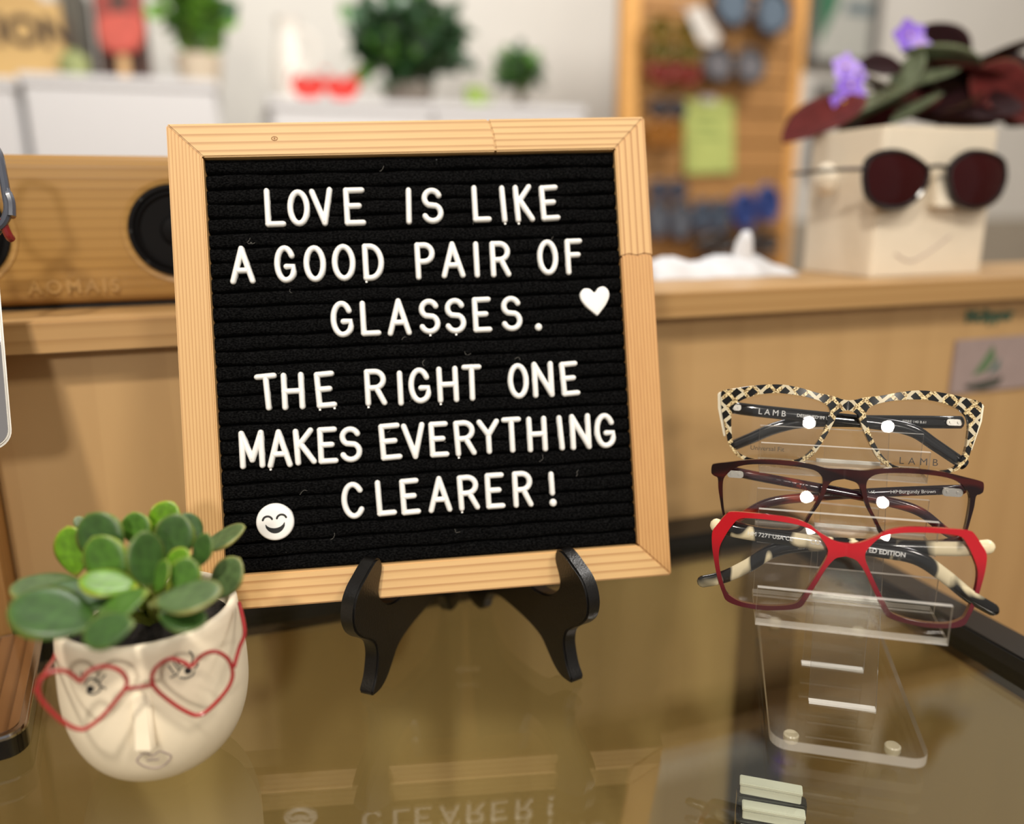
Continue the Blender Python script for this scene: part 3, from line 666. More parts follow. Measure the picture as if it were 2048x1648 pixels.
def hinge(root, x, y, z, w_=.007, h_=.0035, parts=None):
    mb = MB(); mb.prism(rrect(x - w_ / 2, x + w_ / 2, z - h_ / 2, z + h_ / 2, h_ * .4, 4), lambda a, b, d: Vector((a, d, b)), y, y + .0012); h = mb.obj('hinge_plate', M_steel, root, bevel=.0003)
    for q in (-.25, .25):
        mb = MB(); mb.tube([(x + q * w_, y - .0006, z), (x + q * w_, y + .0002, z)], .0007, 8); mb.obj('rivet', M_steel, h)

# -- red pair on the bottom tier
RO = [(0, 31.6), (3.5, 33.0), (8.5, 36.5), (13.8, 41.6), (18.0, 44.6), (25.4, 46.9), (36.1, 47.6), (46.6, 47.6), (54.9, 47.2), (57.8, 45.6), (61.3, 40.8), (64.2, 36.0), (64.2, 29.4), (62.9, 21.8), (60.6, 12.4), (57.5, 4.5), (55.2, 1.0), (48.7, -.6), (38.2, -.9), (29.6, .2), (23.5, 1.4), (19.5, 3.2), (16.8, 7.7), (12.6, 16), (9.4, 22.5), (6.2, 27.2), (4.0, 29.0), (0, 30.0)]
RO = [(x, y) for x, y in RO]; RO[0] = (0, 36.4); RO[1] = (4.5, 37.0); RO[2] = (8.5, 38.6)
RI = [(9.3, 34.2), (13.5, 39.7), (17.7, 42.4), (25.5, 44.2), (36.2, 45.0), (46.0, 44.9), (51.6, 43.9), (54.6, 40.3), (57.6, 34.9), (60.2, 28.3), (60.3, 21.5), (58.9, 14.5), (56.5, 7.4), (54.2, 4.2), (47.9, 1.7), (38.1, 1.5), (29.5, 2.5), (23.0, 4.3), (20.4, 6.5), (17.6, 11.6), (13.7, 19.0), (9.7, 27.2), (8.6, 31.0)]
red, bend = eyewear('red_eyeglasses', 'glossy red angular eyeglasses fading to burgundy on the lowest tier', RO, RI, .0290, .0592, .0270, 13, [M_redf], .023, scale=.966)
YT = .0075
YT = .0052
t1 = temple(red, M_horn, [(-.0655, YT + .0026, .0395), (-.050, YT, .0370), (-.02, YT, .0352), (.015, YT, .0335), (.033, YT, .0315), (.046, YT, .0240), (.058, YT, .0150), (.0705, YT, .0085)], .0036)
t2 = temple(red, M_horn, [(.0680, YT + .00265, .0400), (.052, YT + .0026, .0372), (.02, YT + .0026, .0352), (-.012, YT + .0026, .0335), (-.032, YT + .0026, .0290), (-.046, YT + .0026, .0190), (-.058, YT + .0026, .0120), (-.0705, YT + .0026, .0080)], .0036)
text('printed_lettering', 'HM 7271 USA CE', .0030, M_print, t1, Matrix.Translation((-.047, YT - .0018, .0359)) @ Matrix.Rotation(math.radians(3), 4, 'Y') @ RXZ, spacing=1.0)
text('printed_lettering', 'COLLECTION LIMITED EDITION', .0031, M_print, t1, Matrix.Translation((-.0165, YT - .0018, .0342)) @ Matrix.Rotation(math.radians(3.4), 4, 'Y') @ RXZ, bold=.00006)
text('printed_lettering', '142 SNOW RED', .0027, M_print, t2, Matrix.Translation((.032, YT + .0021, .0352)) @ Matrix.Rotation(math.radians(-2), 4, 'Y') @ RXZ)
mb = MB(); mb.lathe([(.0001, 0), (.0012, 0), (.0012, .0005), (.0001, .0006)], 16); o = mb.obj('logo_stud', M_steel, t2); o.matrix_basis = Matrix.Translation((-.0655, YT + .0022, .0100)) @ Matrix.Rotation(math.radians(90), 4, 'X')
YT = .0075
# -- burgundy pair, middle tier
BOu = [(0, 33.4), (6, 33.3), (9.8, 33.6), (14.6, 34.7), (23.4, 35.7), (34.9, 35.8), (44.9, 34.8), (53.6, 33.0), (60.1, 31.6), (62.1, 30.4), (62.2, 26.6), (60.7, 25.2), (59.0, 24.2), (58.4, 18.9), (57.2, 13.0), (56.2, 8.3), (54.6, 4.4), (50.0, 1.9), (39.8, .3), (29.7, .2), (21.6, .8), (17.4, 3.2), (14.0, 10.0), (10.8, 15.6), (8.8, 20.2), (7.2, 25.0), (5.0, 27.4), (0, 28.6)]
BIn = [(10.9, 29.8), (14.7, 32.2), (23.5, 33.3), (35.0, 33.4), (45.0, 32.4), (51.0, 30.2), (54.8, 26.5), (56.3, 23.0), (56.0, 15.8), (55.0, 8.6), (53.6, 5.6), (49.6, 3.5), (39.7, 1.9), (29.7, 1.7), (22.2, 2.3), (18.7, 4.6), (15.0, 10.9), (12.0, 16.6), (10.3, 22.4), (9.8, 26.8)]
bur, _ = eyewear('burgundy_eyeglasses', 'dark burgundy rectangular eyeglasses with tortoise temples on the middle tier', BOu, BIn, .0288, .0899, .0505, 12, [M_burg], .0005, scale=1.025)
t1 = temple(bur, M_tort, [(-.0585, YT + .006, .0290), (-.045, YT + .001, .0268), (-.01, YT, .0225), (.02, YT, .0185), (.036, YT, .0145), (.048, YT, .0060), (.060, YT, .0000)], .0024)
t2 = temple(bur, M_tort, [(.0585, YT + .009, .0258), (.045, YT + .005, .0250), (.015, YT + .004, .0215), (-.015, YT + .004, .0170), (-.034, YT + .004, .0125), (-.048, YT + .004, .0035), (-.060, YT + .004, -.0015)], .0024)
hinge(bur, -.0505, YT - .0032, .0268, .0078, .0036); hinge(bur, .0500, YT + .0005, .0248, .0090, .0040)
text('printed_lettering', 'T R ACKS', .0036, M_tort, t1, Matrix.Translation((-.033, YT - .0018, .0235)) @ Matrix.Rotation(math.radians(7), 4, 'Y') @ RXZ, spacing=1.25)
text('printed_lettering', 'NEOSHO 53 20 145', .0024, M_print, t2, Matrix.Translation((-.004, YT + .0021, .0189)) @ Matrix.Rotation(math.radians(-7), 4, 'Y') @ RXZ)
text('printed_lettering', '147 Burgundy Brown', .0024, M_print, t2, Matrix.Translation((.0225, YT + .0021, .0220)) @ Matrix.Rotation(math.radians(-5), 4, 'Y') @ RXZ)
# -- zigzag pair, top tier
LO = [(0, 31.8), (3.0, 32.2), (7.0, 33.5), (14.6, 34.8), (21.0, 36.5), (29.3, 37.8), (37.0, 37.6), (44.4, 36.6), (51.3, 35.2), (57.0, 33.9), (57.9, 31.3), (57.4, 25.2), (56.4, 20.4), (54.6, 13.4), (53.2, 7.9), (50.2, 3.6), (47.0, 1.2), (40.8, -.1), (32.0, -.4), (24.4, -.2), (18.5, 1.8), (13.6, 6.0), (10.2, 12.1), (7.5, 17.5), (5.2, 23.0), (4.1, 25.6), (0, 27.2)]
LI_ = [(8.0, 26.7), (10.2, 29.6), (16.6, 32.0), (24.2, 33.2), (32.5, 33.7), (40.1, 32.6), (46.5, 30.4), (50.6, 27.6), (52.3, 24.2), (52.4, 18.1), (51.5, 10.5), (49.7, 5.6), (46.2, 2.8), (40.6, 1.5), (31.8, 1.4), (24.2, 1.9), (19.0, 4.0), (15.0, 8.2), (11.5, 14.2), (9.3, 19.7), (8.1, 23.9)]
lam, _ = eyewear('zigzag_eyeglasses', 'black and gold glitter zigzag eyeglasses with black temples on the top tier', LO, LI_, .0303, .1207, .0685, 13, [M_zig], .0115, scale=1.077)
for sx in (-1, 1):
    mb = MB(); mb.prism([(sx * .0575, .0335), (sx * .0595, .0325), (sx * .0590, .0250), (sx * .0555, .0110), (sx * .0545, .0112), (sx * .0570, .0250)], lambda x, y, d: Vector((x, d + .0062, y)), 0, .004); mb.obj('side_edge', M_offw, lam, bevel=.0004)
t1 = temple(lam, M_blkac, [(-.0555, YT + .006, .0262), (-.045, YT + .001, .0250), (-.015, YT, .0232), (.015, YT, .0215), (.030, YT, .0190), (.040, YT, .0130), (.050, YT, .0065), (.054, YT, .0040)], .0030)
t2 = temple(lam, M_blkac, [(.0545, YT + .009, .0240), (.044, YT + .005, .0236), (.015, YT + .004, .0224), (-.015, YT + .004, .0208), (-.030, YT + .004, .0170), (-.042, YT + .004, .0110), (-.052, YT + .004, .0060)], .0030)
text('printed_lettering', 'LAMB', .0040, M_print, t1, Matrix.Translation((-.0400, YT - .0018, .0232)) @ Matrix.Rotation(math.radians(3), 4, 'Y') @ RXZ, spacing=1.5)
text('printed_lettering', 'DESIGNED IN USA', .0021, M_print, t1, Matrix.Translation((-.022, YT - .0018, .0228)) @ Matrix.Rotation(math.radians(3), 4, 'Y') @ RXZ, bold=.00003)
text('printed_lettering', 'FIBRE 140 B.61', .0017, M_print, t2, Matrix.Translation((.026, YT + .0021, .0226)) @ RXZ)
text('printed_lettering', 'CE', .0020, M_print, t1, Matrix.Translation((.0505, YT - .0018, .0048)) @ RXZ)
hinge(lam, .0485, YT + .0018, .0238, .0068, .0030); hinge(lam, -.0500, YT - .0020, .0258, .0040, .0030)
for o in lam.children:
    pass
text('lens_print', 'L A M B', .0046, M_printk, lam, Matrix.Translation((.0235, .0006, .0035)) @ RXZ, extrude=.00003, spacing=1.1)
text('lens_print', 'Universal Fit', .0031, M_printk, lam, Matrix.Translation((-.043, .0008, .0058)) @ RXZ, extrude=.00003)

# ================================================================== FACE POT with jade plant
PC = Vector((-.1655, .330, 0)); PS = .99
pot = thing('face_pot', 'round cream face pot with a drawn face planted with a jade succulent', 'potted plant', Matrix.Translation(PC))
PROF = [(0.0005, 0), (.015, 0.0), (.024, .0027), (.031, .0085), (.0360, .017), (.0393, .028), (.0405, .04), (.0401, .055), (.0384, .0755)]
PR = [(p[0] * PS, p[1] * PS) for p in spline([Vector(p) for p in PROF], 4, closed=False)]
inner_p = [(.0372, .0770), (.0356, .0770), (.0346, .0755), (.0360, .055), (.0365, .045), (.0005, .044)]
mb = MB(); mb.lathe(PR + [(a * PS, b * PS) for a, b in inner_p], 64); mb.obj('pot_body', M_ceramic, pot, smooth=60)
mb = MB(); rnd = random.Random(3); rows = []
for r in (.0355, .028, .02, .01, .001): rows.append([Vector((r * math.cos(k * .2618), r * math.sin(k * .2618), .064 + rnd.uniform(-.0015, .0015) + (.006 * (1 - r / .0355)))) for k in range(24)])
mb.grid(rows, closed=True); mb.obj('soil', M_soil, pot)
def prof_r(z):
    for a, b in zip(PR, PR[1:]):
        if a[1] <= z <= b[1] and b[1] > a[1]: return a[0] + (b[0] - a[0]) * (z - a[1]) / (b[1] - a[1])
    return PR[-1][0]
def hit(x, y, off=.0):                       # photo point -> point on the pot wall (pot coordinates)
    d = ray(x, y).normalized(); t = .22
    for _ in range(600):
        p = CAM + d * t - PC
        if p.z > -.005 and math.hypot(p.x, p.y) < prof_r(max(0, min(p.z, .0745))) + off: return p
        t += .0004
    return p
def crp(x, y): return 60 + x / 3.924, 1180 + y / 3.924
def face_line(name, pts, r, mat):
    P = [hit(*crp(*q), off=.0001) for q in pts]
    mb = MB(); mb.tube(P, r, 6); return mb.obj(name, mat, pot)
def face_curve(pts, closed=False, n=4): return [(p.x, p.y) for p in spline(pts, n, closed)]
for nm, c in (('eye', (478, 775)), ('eye', (1238, 632))):
    ce = hit(*crp(*c)); mb = MB()
    rr = [ce] + [hit(*crp(c[0] + 30 * math.cos(a * .5236) , c[1] + 26 * math.sin(a * .5236) * (1 - .2 * math.cos(a * .5236)))) for a in range(12)]
    nn = Vector((ce.x, ce.y, 0)).normalized() * .0003
    mb.add([p + nn for p in rr], [(0, 1 + i, 1 + (i + 1) % 12) for i in range(12)]); mb.obj(nm, M_ink, pot)
for q in ([(430, 745), (455, 705), (500, 695), (540, 725), (560, 760)], [(445, 800), (490, 820), (535, 800), (560, 770)], [(505, 720), (525, 690), (545, 655)], [(530, 735), (560, 700), (592, 665)], [(548, 758), (575, 765), (597, 772)], [(408, 640), (402, 655), (408, 672)],
          [(1150, 675), (1165, 640), (1195, 605), (1240, 590), (1280, 600)], [(1170, 685), (1220, 692), (1275, 670), (1290, 640)], [(1132, 655), (1105, 620), (1085, 590)], [(1150, 668), (1120, 678), (1098, 688)], [(1165, 625), (1140, 590), (1125, 565)], [(1185, 600), (1160, 575), (1150, 550)], [(1262, 580), (1278, 540), (1272, 505), (1250, 480)], [(1285, 625), (1310, 600), (1322, 575)]):
    face_line('eyelash', face_curve(q), .00035, M_ink)
face_line('lips', face_curve([(838, 1335), (870, 1295), (910, 1280), (955, 1298), (985, 1285), (1020, 1264), (1065, 1278), (1106, 1300), (1085, 1345), (1040, 1380), (970, 1396), (900, 1382), (855, 1358), (838, 1335)]), .00038, M_lipink)
face_line('lips', face_curve([(920, 1338), (955, 1328), (985, 1330), (1010, 1324)]), .0004, M_lipink)
TL, TR, BL, BR = hit(*crp(800, 800)), hit(*crp(945, 785)), hit(*crp(815, 1222)), hit(*crp(1005, 1222))
nv_ = ((BL + BR) * .5); nv_.z = 0; nv_.normalize()
ml, mr_ = BL.lerp(BR, .06) + nv_ * .0062 + Vector((0, 0, .0010)), BL.lerp(BR, .94) + nv_ * .0062 + Vector((0, 0, .0010))
tl, tr = TL.lerp(TR, .06) + nv_ * .0010, TL.lerp(TR, .94) + nv_ * .0010
iB = nv_ * -.002
mb = MB(); mb.add([TL + iB, TR + iB, BR + iB, BL + iB, tl, tr, mr_, ml], [(4, 5, 6, 7), (0, 4, 7, 3), (1, 2, 6, 5), (0, 1, 5, 4), (3, 7, 6, 2), (0, 3, 2, 1)]); mb.obj('nose', M_ceramic, pot, bevel=.0009, seg=3, smooth=50)

def leaf_mesh(name, mats, prof, thick, curl=0.0, nl=16, nw=10, rimw=.78, fold=0):
    """unit leaf: x 0..1, width 1"""
    mb = MB(); top = []; bot = []
    for i in range(nl + 1):
        t = i / nl; w_ = prof(t)
        rt = []; rb = []
        for k in range(nw + 1):
            s_ = -1 + 2 * k / nw; th = thick * math.sqrt(max(0, 1 - abs(s_) ** 2.4)) * (math.sin(math.pi * min(1, max(0, t))) ** .5 if t not in (0, 1) else 0)
            zc = curl * (4 * (t - .5) ** 2) + curl * .8 * s_ * s_ * w_ + fold * abs(s_) * w_
            rt.append(Vector((t, s_ * w_ * .5, zc + th))); rb.append(Vector((t, s_ * w_ * .5, zc - th)))
        top.append(rt); bot.append(rb)
    mb.grid(top); mb.grid([r[::-1] for r in bot])
    for i in range(len(mb.f)):
        c = [Vector(mb.v[j]) for j in mb.f[i]]; cx = sum(v.x for v in c) / 4; cy = sum(v.y for v in c) / 4
        if len(mats) > 1 and abs(cy) > .5 * prof(cx) * rimw: mb.m[i] = 1
    me = mb.mesh(name, mats, smooth=80)
    bm = bmesh.new(); bm.from_mesh(me); bmesh.ops.remove_doubles(bm, verts=bm.verts, dist=1e-4); bm.to_mesh(me); bm.free()
    me.polygons.foreach_set('use_smooth', [True] * len(me.polygons))
    return me
def leafmat(name, col, rim, rough=.33, coat=.25, spec=.5):
    m, nt, b = newmat(name); L = nt.links
    tc = N(nt, 'ShaderNodeTexCoord'); s = N(nt, 'ShaderNodeSeparateXYZ'); L.new(tc.outputs['Object'], s.inputs[0])
    oi = N(nt, 'ShaderNodeObjectInfo'); no = N(nt, 'ShaderNodeTexNoise'); no.inputs['Scale'].default_value = 7; no.inputs['Detail'].default_value = 4
    L.new(tc.outputs['Object'], no.inputs['Vector'])
    ab = N(nt, 'ShaderNodeMath', operation='ABSOLUTE'); L.new(s.outputs[1], ab.inputs[0])
    # distance from the centre of the blade drives the pale margin
    dx = N(nt, 'ShaderNodeMath', operation='SUBTRACT'); L.new(s.outputs[0], dx.inputs[0]); dx.inputs[1].default_value = .52
    x2 = N(nt, 'ShaderNodeMath', operation='MULTIPLY'); L.new(dx.outputs[0], x2.inputs[0]); L.new(dx.outputs[0], x2.inputs[1])
    y2 = N(nt, 'ShaderNodeMath', operation='MULTIPLY'); L.new(s.outputs[1], y2.inputs[0]); L.new(s.outputs[1], y2.inputs[1])
    r2 = N(nt, 'ShaderNodeMath', operation='ADD'); L.new(x2.outputs[0], r2.inputs[0]); L.new(y2.outputs[0], r2.inputs[1])
    mr = N(nt, 'ShaderNodeMapRange'); mr.inputs[1].default_value = .165; mr.inputs[2].default_value = .24; L.new(r2.outputs[0], mr.inputs[0])
    r = N(nt, 'ShaderNodeValToRGB'); e = r.color_ramp.elements; c = lin(col)
    e[0].position = .3; e[0].color = tuple(x * .72 for x in c[:3]) + (1,); e[1].position = .7; e[1].color = tuple(x * 1.25 for x in c[:3]) + (1,)
    L.new(no.outputs['Fac'], r.inputs['Fac'])
    mx = N(nt, 'ShaderNodeMix', data_type='RGBA'); L.new(mr.outputs[0], mx.inputs[0]); L.new(r.outputs['Color'], mx.inputs[6]); mx.inputs[7].default_value = lin(rim)
    L.new(mx.outputs[2], b.inputs['Base Color']); b.inputs['Roughness'].default_value = rough; b.inputs['Coat Weight'].default_value = coat; b.inputs['Coat Roughness'].default_value = .25
    b.inputs['Specular IOR Level'].default_value = spec; b.inputs['Subsurface Weight'].default_value = .12; b.inputs['Subsurface Radius'].default_value = (.3, .6, .1); b.inputs['Subsurface Scale'].default_value = .003
    return m
jp = lambda t: (math.sin(math.pi * min(1, max(0, t)) ** 1.25) ** .62) if 0 < t < 1 else 0
ML1 = leafmat('jade_leaf_deep_green', (52, 84, 32), (106, 122, 52), .4, .1); ML2 = leafmat('jade_leaf_green', (66, 106, 28), (134, 148, 54), .4, .1); ML3 = leafmat('jade_leaf_lime', (92, 136, 22), (164, 168, 52)); ML4 = leafmat('jade_leaf_grey_green', (78, 100, 58), (152, 144, 78), .4, .15)
JM = [leaf_mesh('leaf', [x], jp, .10, .07) for x in (ML1, ML2, ML3, ML4)]
def place_leaf(parent, me, px, py, ln, wd, ang, Z, p0, s=1.0, full=.70, flip=1, fwd=0.0, name='leaf'):
    c = dep(px, py, Z); k = Z / F_PX; a = math.radians(ang)
    Lv = RT * math.cos(a) + UP * math.sin(a) - FW * fwd; Lv.normalize()
    Pv = UP * math.cos(a) - RT * math.sin(a)
    if Pv.dot(UP) < 0: Pv = -Pv
    Wd = max(wd, full * ln); ti = math.acos(min(1, wd / Wd))
    Nv = -FW * math.cos(ti) + Pv * (math.sin(ti) * flip); Nv = (Nv - Lv * Nv.dot(Lv)).normalized(); Yv = Nv.cross(Lv)
    Ln = ln * k * s; M = Matrix((Lv * Ln, Yv * (Wd * k * s), Nv * (Ln * .8))).transposed().to_4x4(); M.translation = c - Lv * Ln * .5 - p0
    o = link(bpy.data.objects.new(name, me), parent); o.matrix_basis = M
    return c - Lv * Ln * .5
def c6(x, y): return x / 2.468, 980 + y / 2.468
q = 1 / 2.468
JADE = [(400, 165, 75, 50, 135, .352, 3), (365, 300, 225, 170, 100, .343, 2), (510, 240, 255, 225, 120, .333, 0), (535, 350, 250, 205, 120, .322, 1), (678, 195, 160, 145, 100, .343, 1), (810, 150, 190, 150, 60, .350, 2), (865, 240, 230, 190, 80, .334, 0),
        (945, 190, 150, 70, 120, .342, 0), (712, 345, 260, 110, 95, .315, 0), (872, 358, 160, 110, 40, .322, 2), (915, 425, 175, 150, 75, .314, 1), (803, 428, 160, 95, 70, .312, 1), (1003, 300, 165, 110, 70, .329, 0), (1105, 247, 225, 82, 25, .352, 3), (1120, 440, 225, 155, 55, .338, 3),
        (540, 470, 260, 88, 170, .310, 2), (250, 500, 340, 90, 176, .322, 3), (390, 545, 345, 120, 172, .314, 0), (270, 625, 395, 180, 165, .304, 0), (615, 578, 265, 115, 208, .300, 1), (545, 695, 240, 150, 195, .292, 0), (930, 540, 310, 115, 8, .306, 3), (900, 640, 220, 95, 350, .308, 0)]
jade_base = []
for i, (x, y, l, wd, an, Z, k) in enumerate(JADE):
    px, py = c6(x, y); jade_base.append(place_leaf(pot, JM[k], px, py, l * q * 1.14, wd * q * 1.1, an, Z, PC))
root_p = Vector((0, .004, .066))
for i, b in enumerate(jade_base):
    e = b - PC
    if i in (0, 5, 13, 14, 2, 3, 6, 18, 8, 21):
        mid_ = root_p.lerp(e, .5) + Vector((0, 0, .004))
        mb = MB(); mb.tube(spline([root_p, mid_, e], 5, closed=False), [.0030 - .0016 * j / 10 for j in range(11)], 8); mb.obj('stem', ML2, pot)

# heart glasses hung on the pot
hd = (Vector((0, 0, 0)) - PC); hd.z = 0; hd.normalize(); hd = (hd + Vector((-.06, 0, 0))).normalized()
HP = PC + hd * (.0405 + .0085)
hg = thing('heart_glasses', 'thin red wire heart shaped glasses hooked over the cream face pot', 'eyeglasses', Matrix.Translation(HP))
def hp(x, y, off=0): return onplane(*crp(x, y), HP, hd) - HP - hd * off
LH = [(400, 715), (450, 650), (540, 605), (640, 605), (720, 645), (760, 710), (745, 775), (680, 862), (560, 1000), (450, 1082), (400, 1094), (330, 1075), (230, 1010), (130, 910), (75, 830), (65, 740), (100, 680), (200, 635), (290, 640), (350, 680)]
RH = [(1265, 598), (1200, 565), (1100, 540), (1010, 590), (960, 660), (965, 740), (1020, 810), (1150, 910), (1260, 970), (1320, 983), (1390, 950), (1500, 840), (1570, 740), (1590, 650), (1560, 550), (1480, 490), (1400, 490), (1330, 530)]
for H in (LH, RH):
    mb = MB(); mb.tube(spline([hp(*p) for p in H], 4), .00085, 8, closed=True); mb.obj('rim', M_redwire, hg)
mb = MB(); mb.tube(spline([hp(760, 775), hp(860, 752, -.001), hp(965, 745)], 5, closed=False), .0008, 8); mb.obj('bridge', M_redwire, hg)
sid = Vector((-hd.y, hd.x, 0))
for A, px in (((48, 790), (200, 505)), ((1600, 605), (1684, 325))):
    a = hp(*A); e = dep(*crp(*px), .345 if px[0] < 500 else .347) - HP
    e2 = e - hd * .02 + Vector((0, 0, .004))
    mb = MB(); mb.tube(spline([a, a.lerp(e, .5) + Vector((0, 0, .0005)), e, e2], 5, closed=False), .0009, 8); mb.obj('temple', M_redwire, hg)

# ================================================================== MIRROR at the left edge, with glasses on top
slab_c = onz(52, 1510); e1 = onz(84, 1262, .0127); e0 = onz(47, 1463, .0127)
sd_ = (e1 - e0); sd_.z = 0; sd_.normalize(); sx_ = Vector((sd_.y, -sd_.x, 0))
MIR = Matrix((sx_, sd_, Vector((0, 0, 1)))).transposed().to_4x4(); MIR.translation = Vector((e0.x, e0.y, 0)) + sx_ * .0005
mir = thing('counter_mirror', 'round cornered counter mirror on a chrome edged base at the left side', 'mirror', MIR)
DL = (e1 - e0).length + .004
mb = MB(); o = rrect(-.16, 0, 0, DL, .010, 6)
mb.prism(o, lambda x, y, d: Vector((x, y, d)), .0, .0112); mb.obj('base', M_blkac, mir, bevel=.0008)
mb = MB(); mb.prism(rrect(-.1605, .0005, -.0005, DL + .0005, .0105, 6), lambda x, y, d: Vector((x, y, d)), .0095, .0127); mb.obj('chrome_rim', M_chrome, mir, bevel=.001)
M_basetop = wood('dark_gloss_wood', (120, 84, 52), (70, 46, 28), 1, .007, .05, 2, .7, cross=0, rough=.08, coat=.8)  # wood mirrored in the glossy base top, painted in as grain
mb = MB(); mb.prism(rrect(-.157, -.003, .003, DL - .003, .008, 6), lambda x, y, d: Vector((x, y, d)), .0126, .0130); mb.obj('base_top', M_basetop, mir)
# mirror plate leaning back a little
MZ = .405
bc = dep(27, 897, MZ); tc_ = dep(-4, 528, MZ + .012)
upv = (tc_ - bc).normalized(); nrm = Vector((.62, -.78, 0)); nrm = (nrm - upv * nrm.dot(upv)).normalized(); xv = upv.cross(nrm).normalized()
if xv.x < 0: xv = -xv
Mp = Matrix((xv, upv, nrm)).transposed().to_4x4(); Mp.translation = bc
Mp = MIR.inverted() @ Mp
HM = (tc_ - bc).length
mb = MB(); mb.prism(rrect(-.11, 0, 0, HM, .010, 8), lambda x, y, d: Mp @ Vector((x, y, d)), -.0045, 0); mb.obj('mirror_frame', M_mirror_rim, mir, bevel=.0012)
mb = MB(); mb.prism(rrect(-.1082, -.0018, .0018, HM - .0018, .0085, 8), lambda x, y, d: Mp @ Vector((x, y, d)), 0, .0006); mb.obj('mirror_glass', M_mirror, mir)
lo = Mp @ Vector((-.055, .005, -.003)); bs = Vector((lo.x, lo.y, .0125))
mb = MB(); mb.tube([bs, lo + Vector((0, 0, .01))], .005, 14); mb.obj('support_post', M_chrome, mir)
# grey glasses perched on the mirror
Z9 = MZ + .006
M_slate = plain('slate_grey_acetate', (70, 74, 86), .25, coat=.4); M_dred = plain('dark_red_acetate', (120, 22, 24), .25, coat=.4)
gtop = dep(3, 532, Z9)
gg = thing('grey_red_eyeglasses', 'slate grey eyeglasses with dark red temples resting on top of the counter mirror', 'eyeglasses', Matrix.Translation(gtop))
def gp(x, y, dz=0): return dep(x, y, Z9 + dz) - gtop
for fl in (False, True):
    def gq(x, y, dz=0): return gp(-236 - x if fl else x, y, dz)      # the far rim mirrors the near one about the nose
    mb = MB(); mb.tube(spline([gq(-60, 290), gq(-20, 292), gq(-4, 305), gq(6, 350), gq(12, 385), gq(16, 420), gq(4, 448), gq(-20, 455), gq(-60, 440), gq(-85, 380), gq(-80, 320)], 5), .0021, 8, closed=True); mb.obj('rim', M_slate, gg)
    mb = MB(); ov = [gq(-40 + 46 * math.cos(a * .2618), 372 + 76 * math.sin(a * .2618)) for a in range(24)]; mb.add(ov + [p + FW * .0012 for p in ov], [tuple(range(23, -1, -1)), tuple(range(24, 48))] + [(i, (i + 1) % 24, 24 + (i + 1) % 24, 24 + i) for i in range(24)]); mb.obj('lens', M_lens, gg)
    mb = MB(); mb.tube(spline([gq(4, 345), gq(14, 382), gq(22, 405), gq(23, 432)], 5, closed=False), [.0016] * 6 + [.0022] * 10, 8); mb.obj('end_piece', M_slate, gg)
    mb = MB(); mb.tube(spline([gq(18, 425), gq(22, 428, .004), gq(26, 432, .008)], 4, closed=False), .0016, 8); mb.obj('hinge_block', M_dred, gg)
    mb = MB(); mb.tube(spline([gq(4, 436), gq(10, 455, .002), gq(18, 472, .004), gq(23, 478, .006)], 4, closed=False), .0021, 8); mb.obj('temple_tip', M_dred, gg)
    mb = MB(); mb.tube(spline([gq(20, 428, .006), gq(-10, 470, .008), gq(-60, 512, .008), gq(-150, 527, .008)], 5, closed=False), .0018, 8); mb.obj('temple', M_slate, gg)
mb = MB(); mb.tube(spline([gp(-84, 350), gp(-118, 338), gp(-152, 350)], 4, closed=False), .0019, 8); mb.obj('bridge', M_slate, gg)

# ================================================================== VIOLET PLANTER with sunglasses on the ledge
PU0, PU1, PN0, PN1 = .5065, .6300, .5495, .640
pz1 = pn(1850, 253, .55)[1]
vp = thing('square_face_planter', 'square cream face planter with ears holding an African violet on the ledge', 'potted plant', WALL @ Matrix.Translation((PU0, PN0, LZ1)))
PWd, PDp, PHt = PU1 - PU0, PN1 - PN0, pz1 - LZ1
mb = MB(); t_ = .005
o1 = rrect(0, PWd, 0, PDp, .006, 4); o2 = rrect(t_, PWd - t_, t_, PDp - t_, .003, 4)
mb.grid([[Vector((x, y, z)) for x, y in o] for o, z in ((o1, 0), (o1, PHt), (o2, PHt), (o2, PHt - .012))], closed=True); k = len(o1)
mb.f += [tuple(range(k - 1, -1, -1)), tuple(range(3 * k, 4 * k))]; mb.m += [0, 0]
mb.obj('pot_body', M_cream2, vp, bevel=.0012, smooth=40)
def vl(x, y, n=PN0): u_, z_ = pn(x, y, n); return Vector((u_ - PU0, n - PN0, z_ - LZ1))
mb = MB(); a = vl(1868, 350); b = vl(1895, 415); a0 = vl(1855, 415)
n1, n2 = vl(1862, 345), vl(1882, 345); n3, n4 = vl(1902, 415), vl(1850, 415); of = Vector((0, -.012, 0)); of1 = Vector((0, -.005, 0))
mb.add([n1, n2, n3, n4, n1 + of1, n2 + of1, n3 + of, n4 + of], [(4, 5, 6, 7), (0, 4, 7, 3), (1, 2, 6, 5), (0, 1, 5, 4), (3, 7, 6, 2), (0, 3, 2, 1)]); mb.obj('nose', M_cream2, vp, bevel=.0012)
er = vl(1644, 360, PN0 + .05)
for ex_ in (er.x - .0, PWd + .006):
    mb = MB(); rows = []
    for i in range(9):
        th = math.pi * i / 8; rows.append([Vector((ex_ + .009 * math.sin(th) * math.cos(f * .6283), .045 + .013 * math.sin(th) * math.sin(f * .6283), er.z - .014 * math.cos(th))) for f in range(10)])
    mb.grid(rows, closed=True); mb.obj('ear', M_cream2, vp, smooth=80)
mb = MB(); mb.tube(spline([vl(1790, 508) + Vector((0, -.0003, 0)), vl(1815, 522) + Vector((0, -.0003, 0)), vl(1845, 512) + Vector((0, -.0003, 0)), vl(1900, 472) + Vector((0, -.0003, 0))], 5, closed=False), .0006, 6); mb.obj('mouth', M_lipink, vp)
mb = MB(); mb.box(t_, PWd - t_, t_, PDp - t_, PHt - .013, PHt - .006); mb.obj('soil', M_soil, vp)
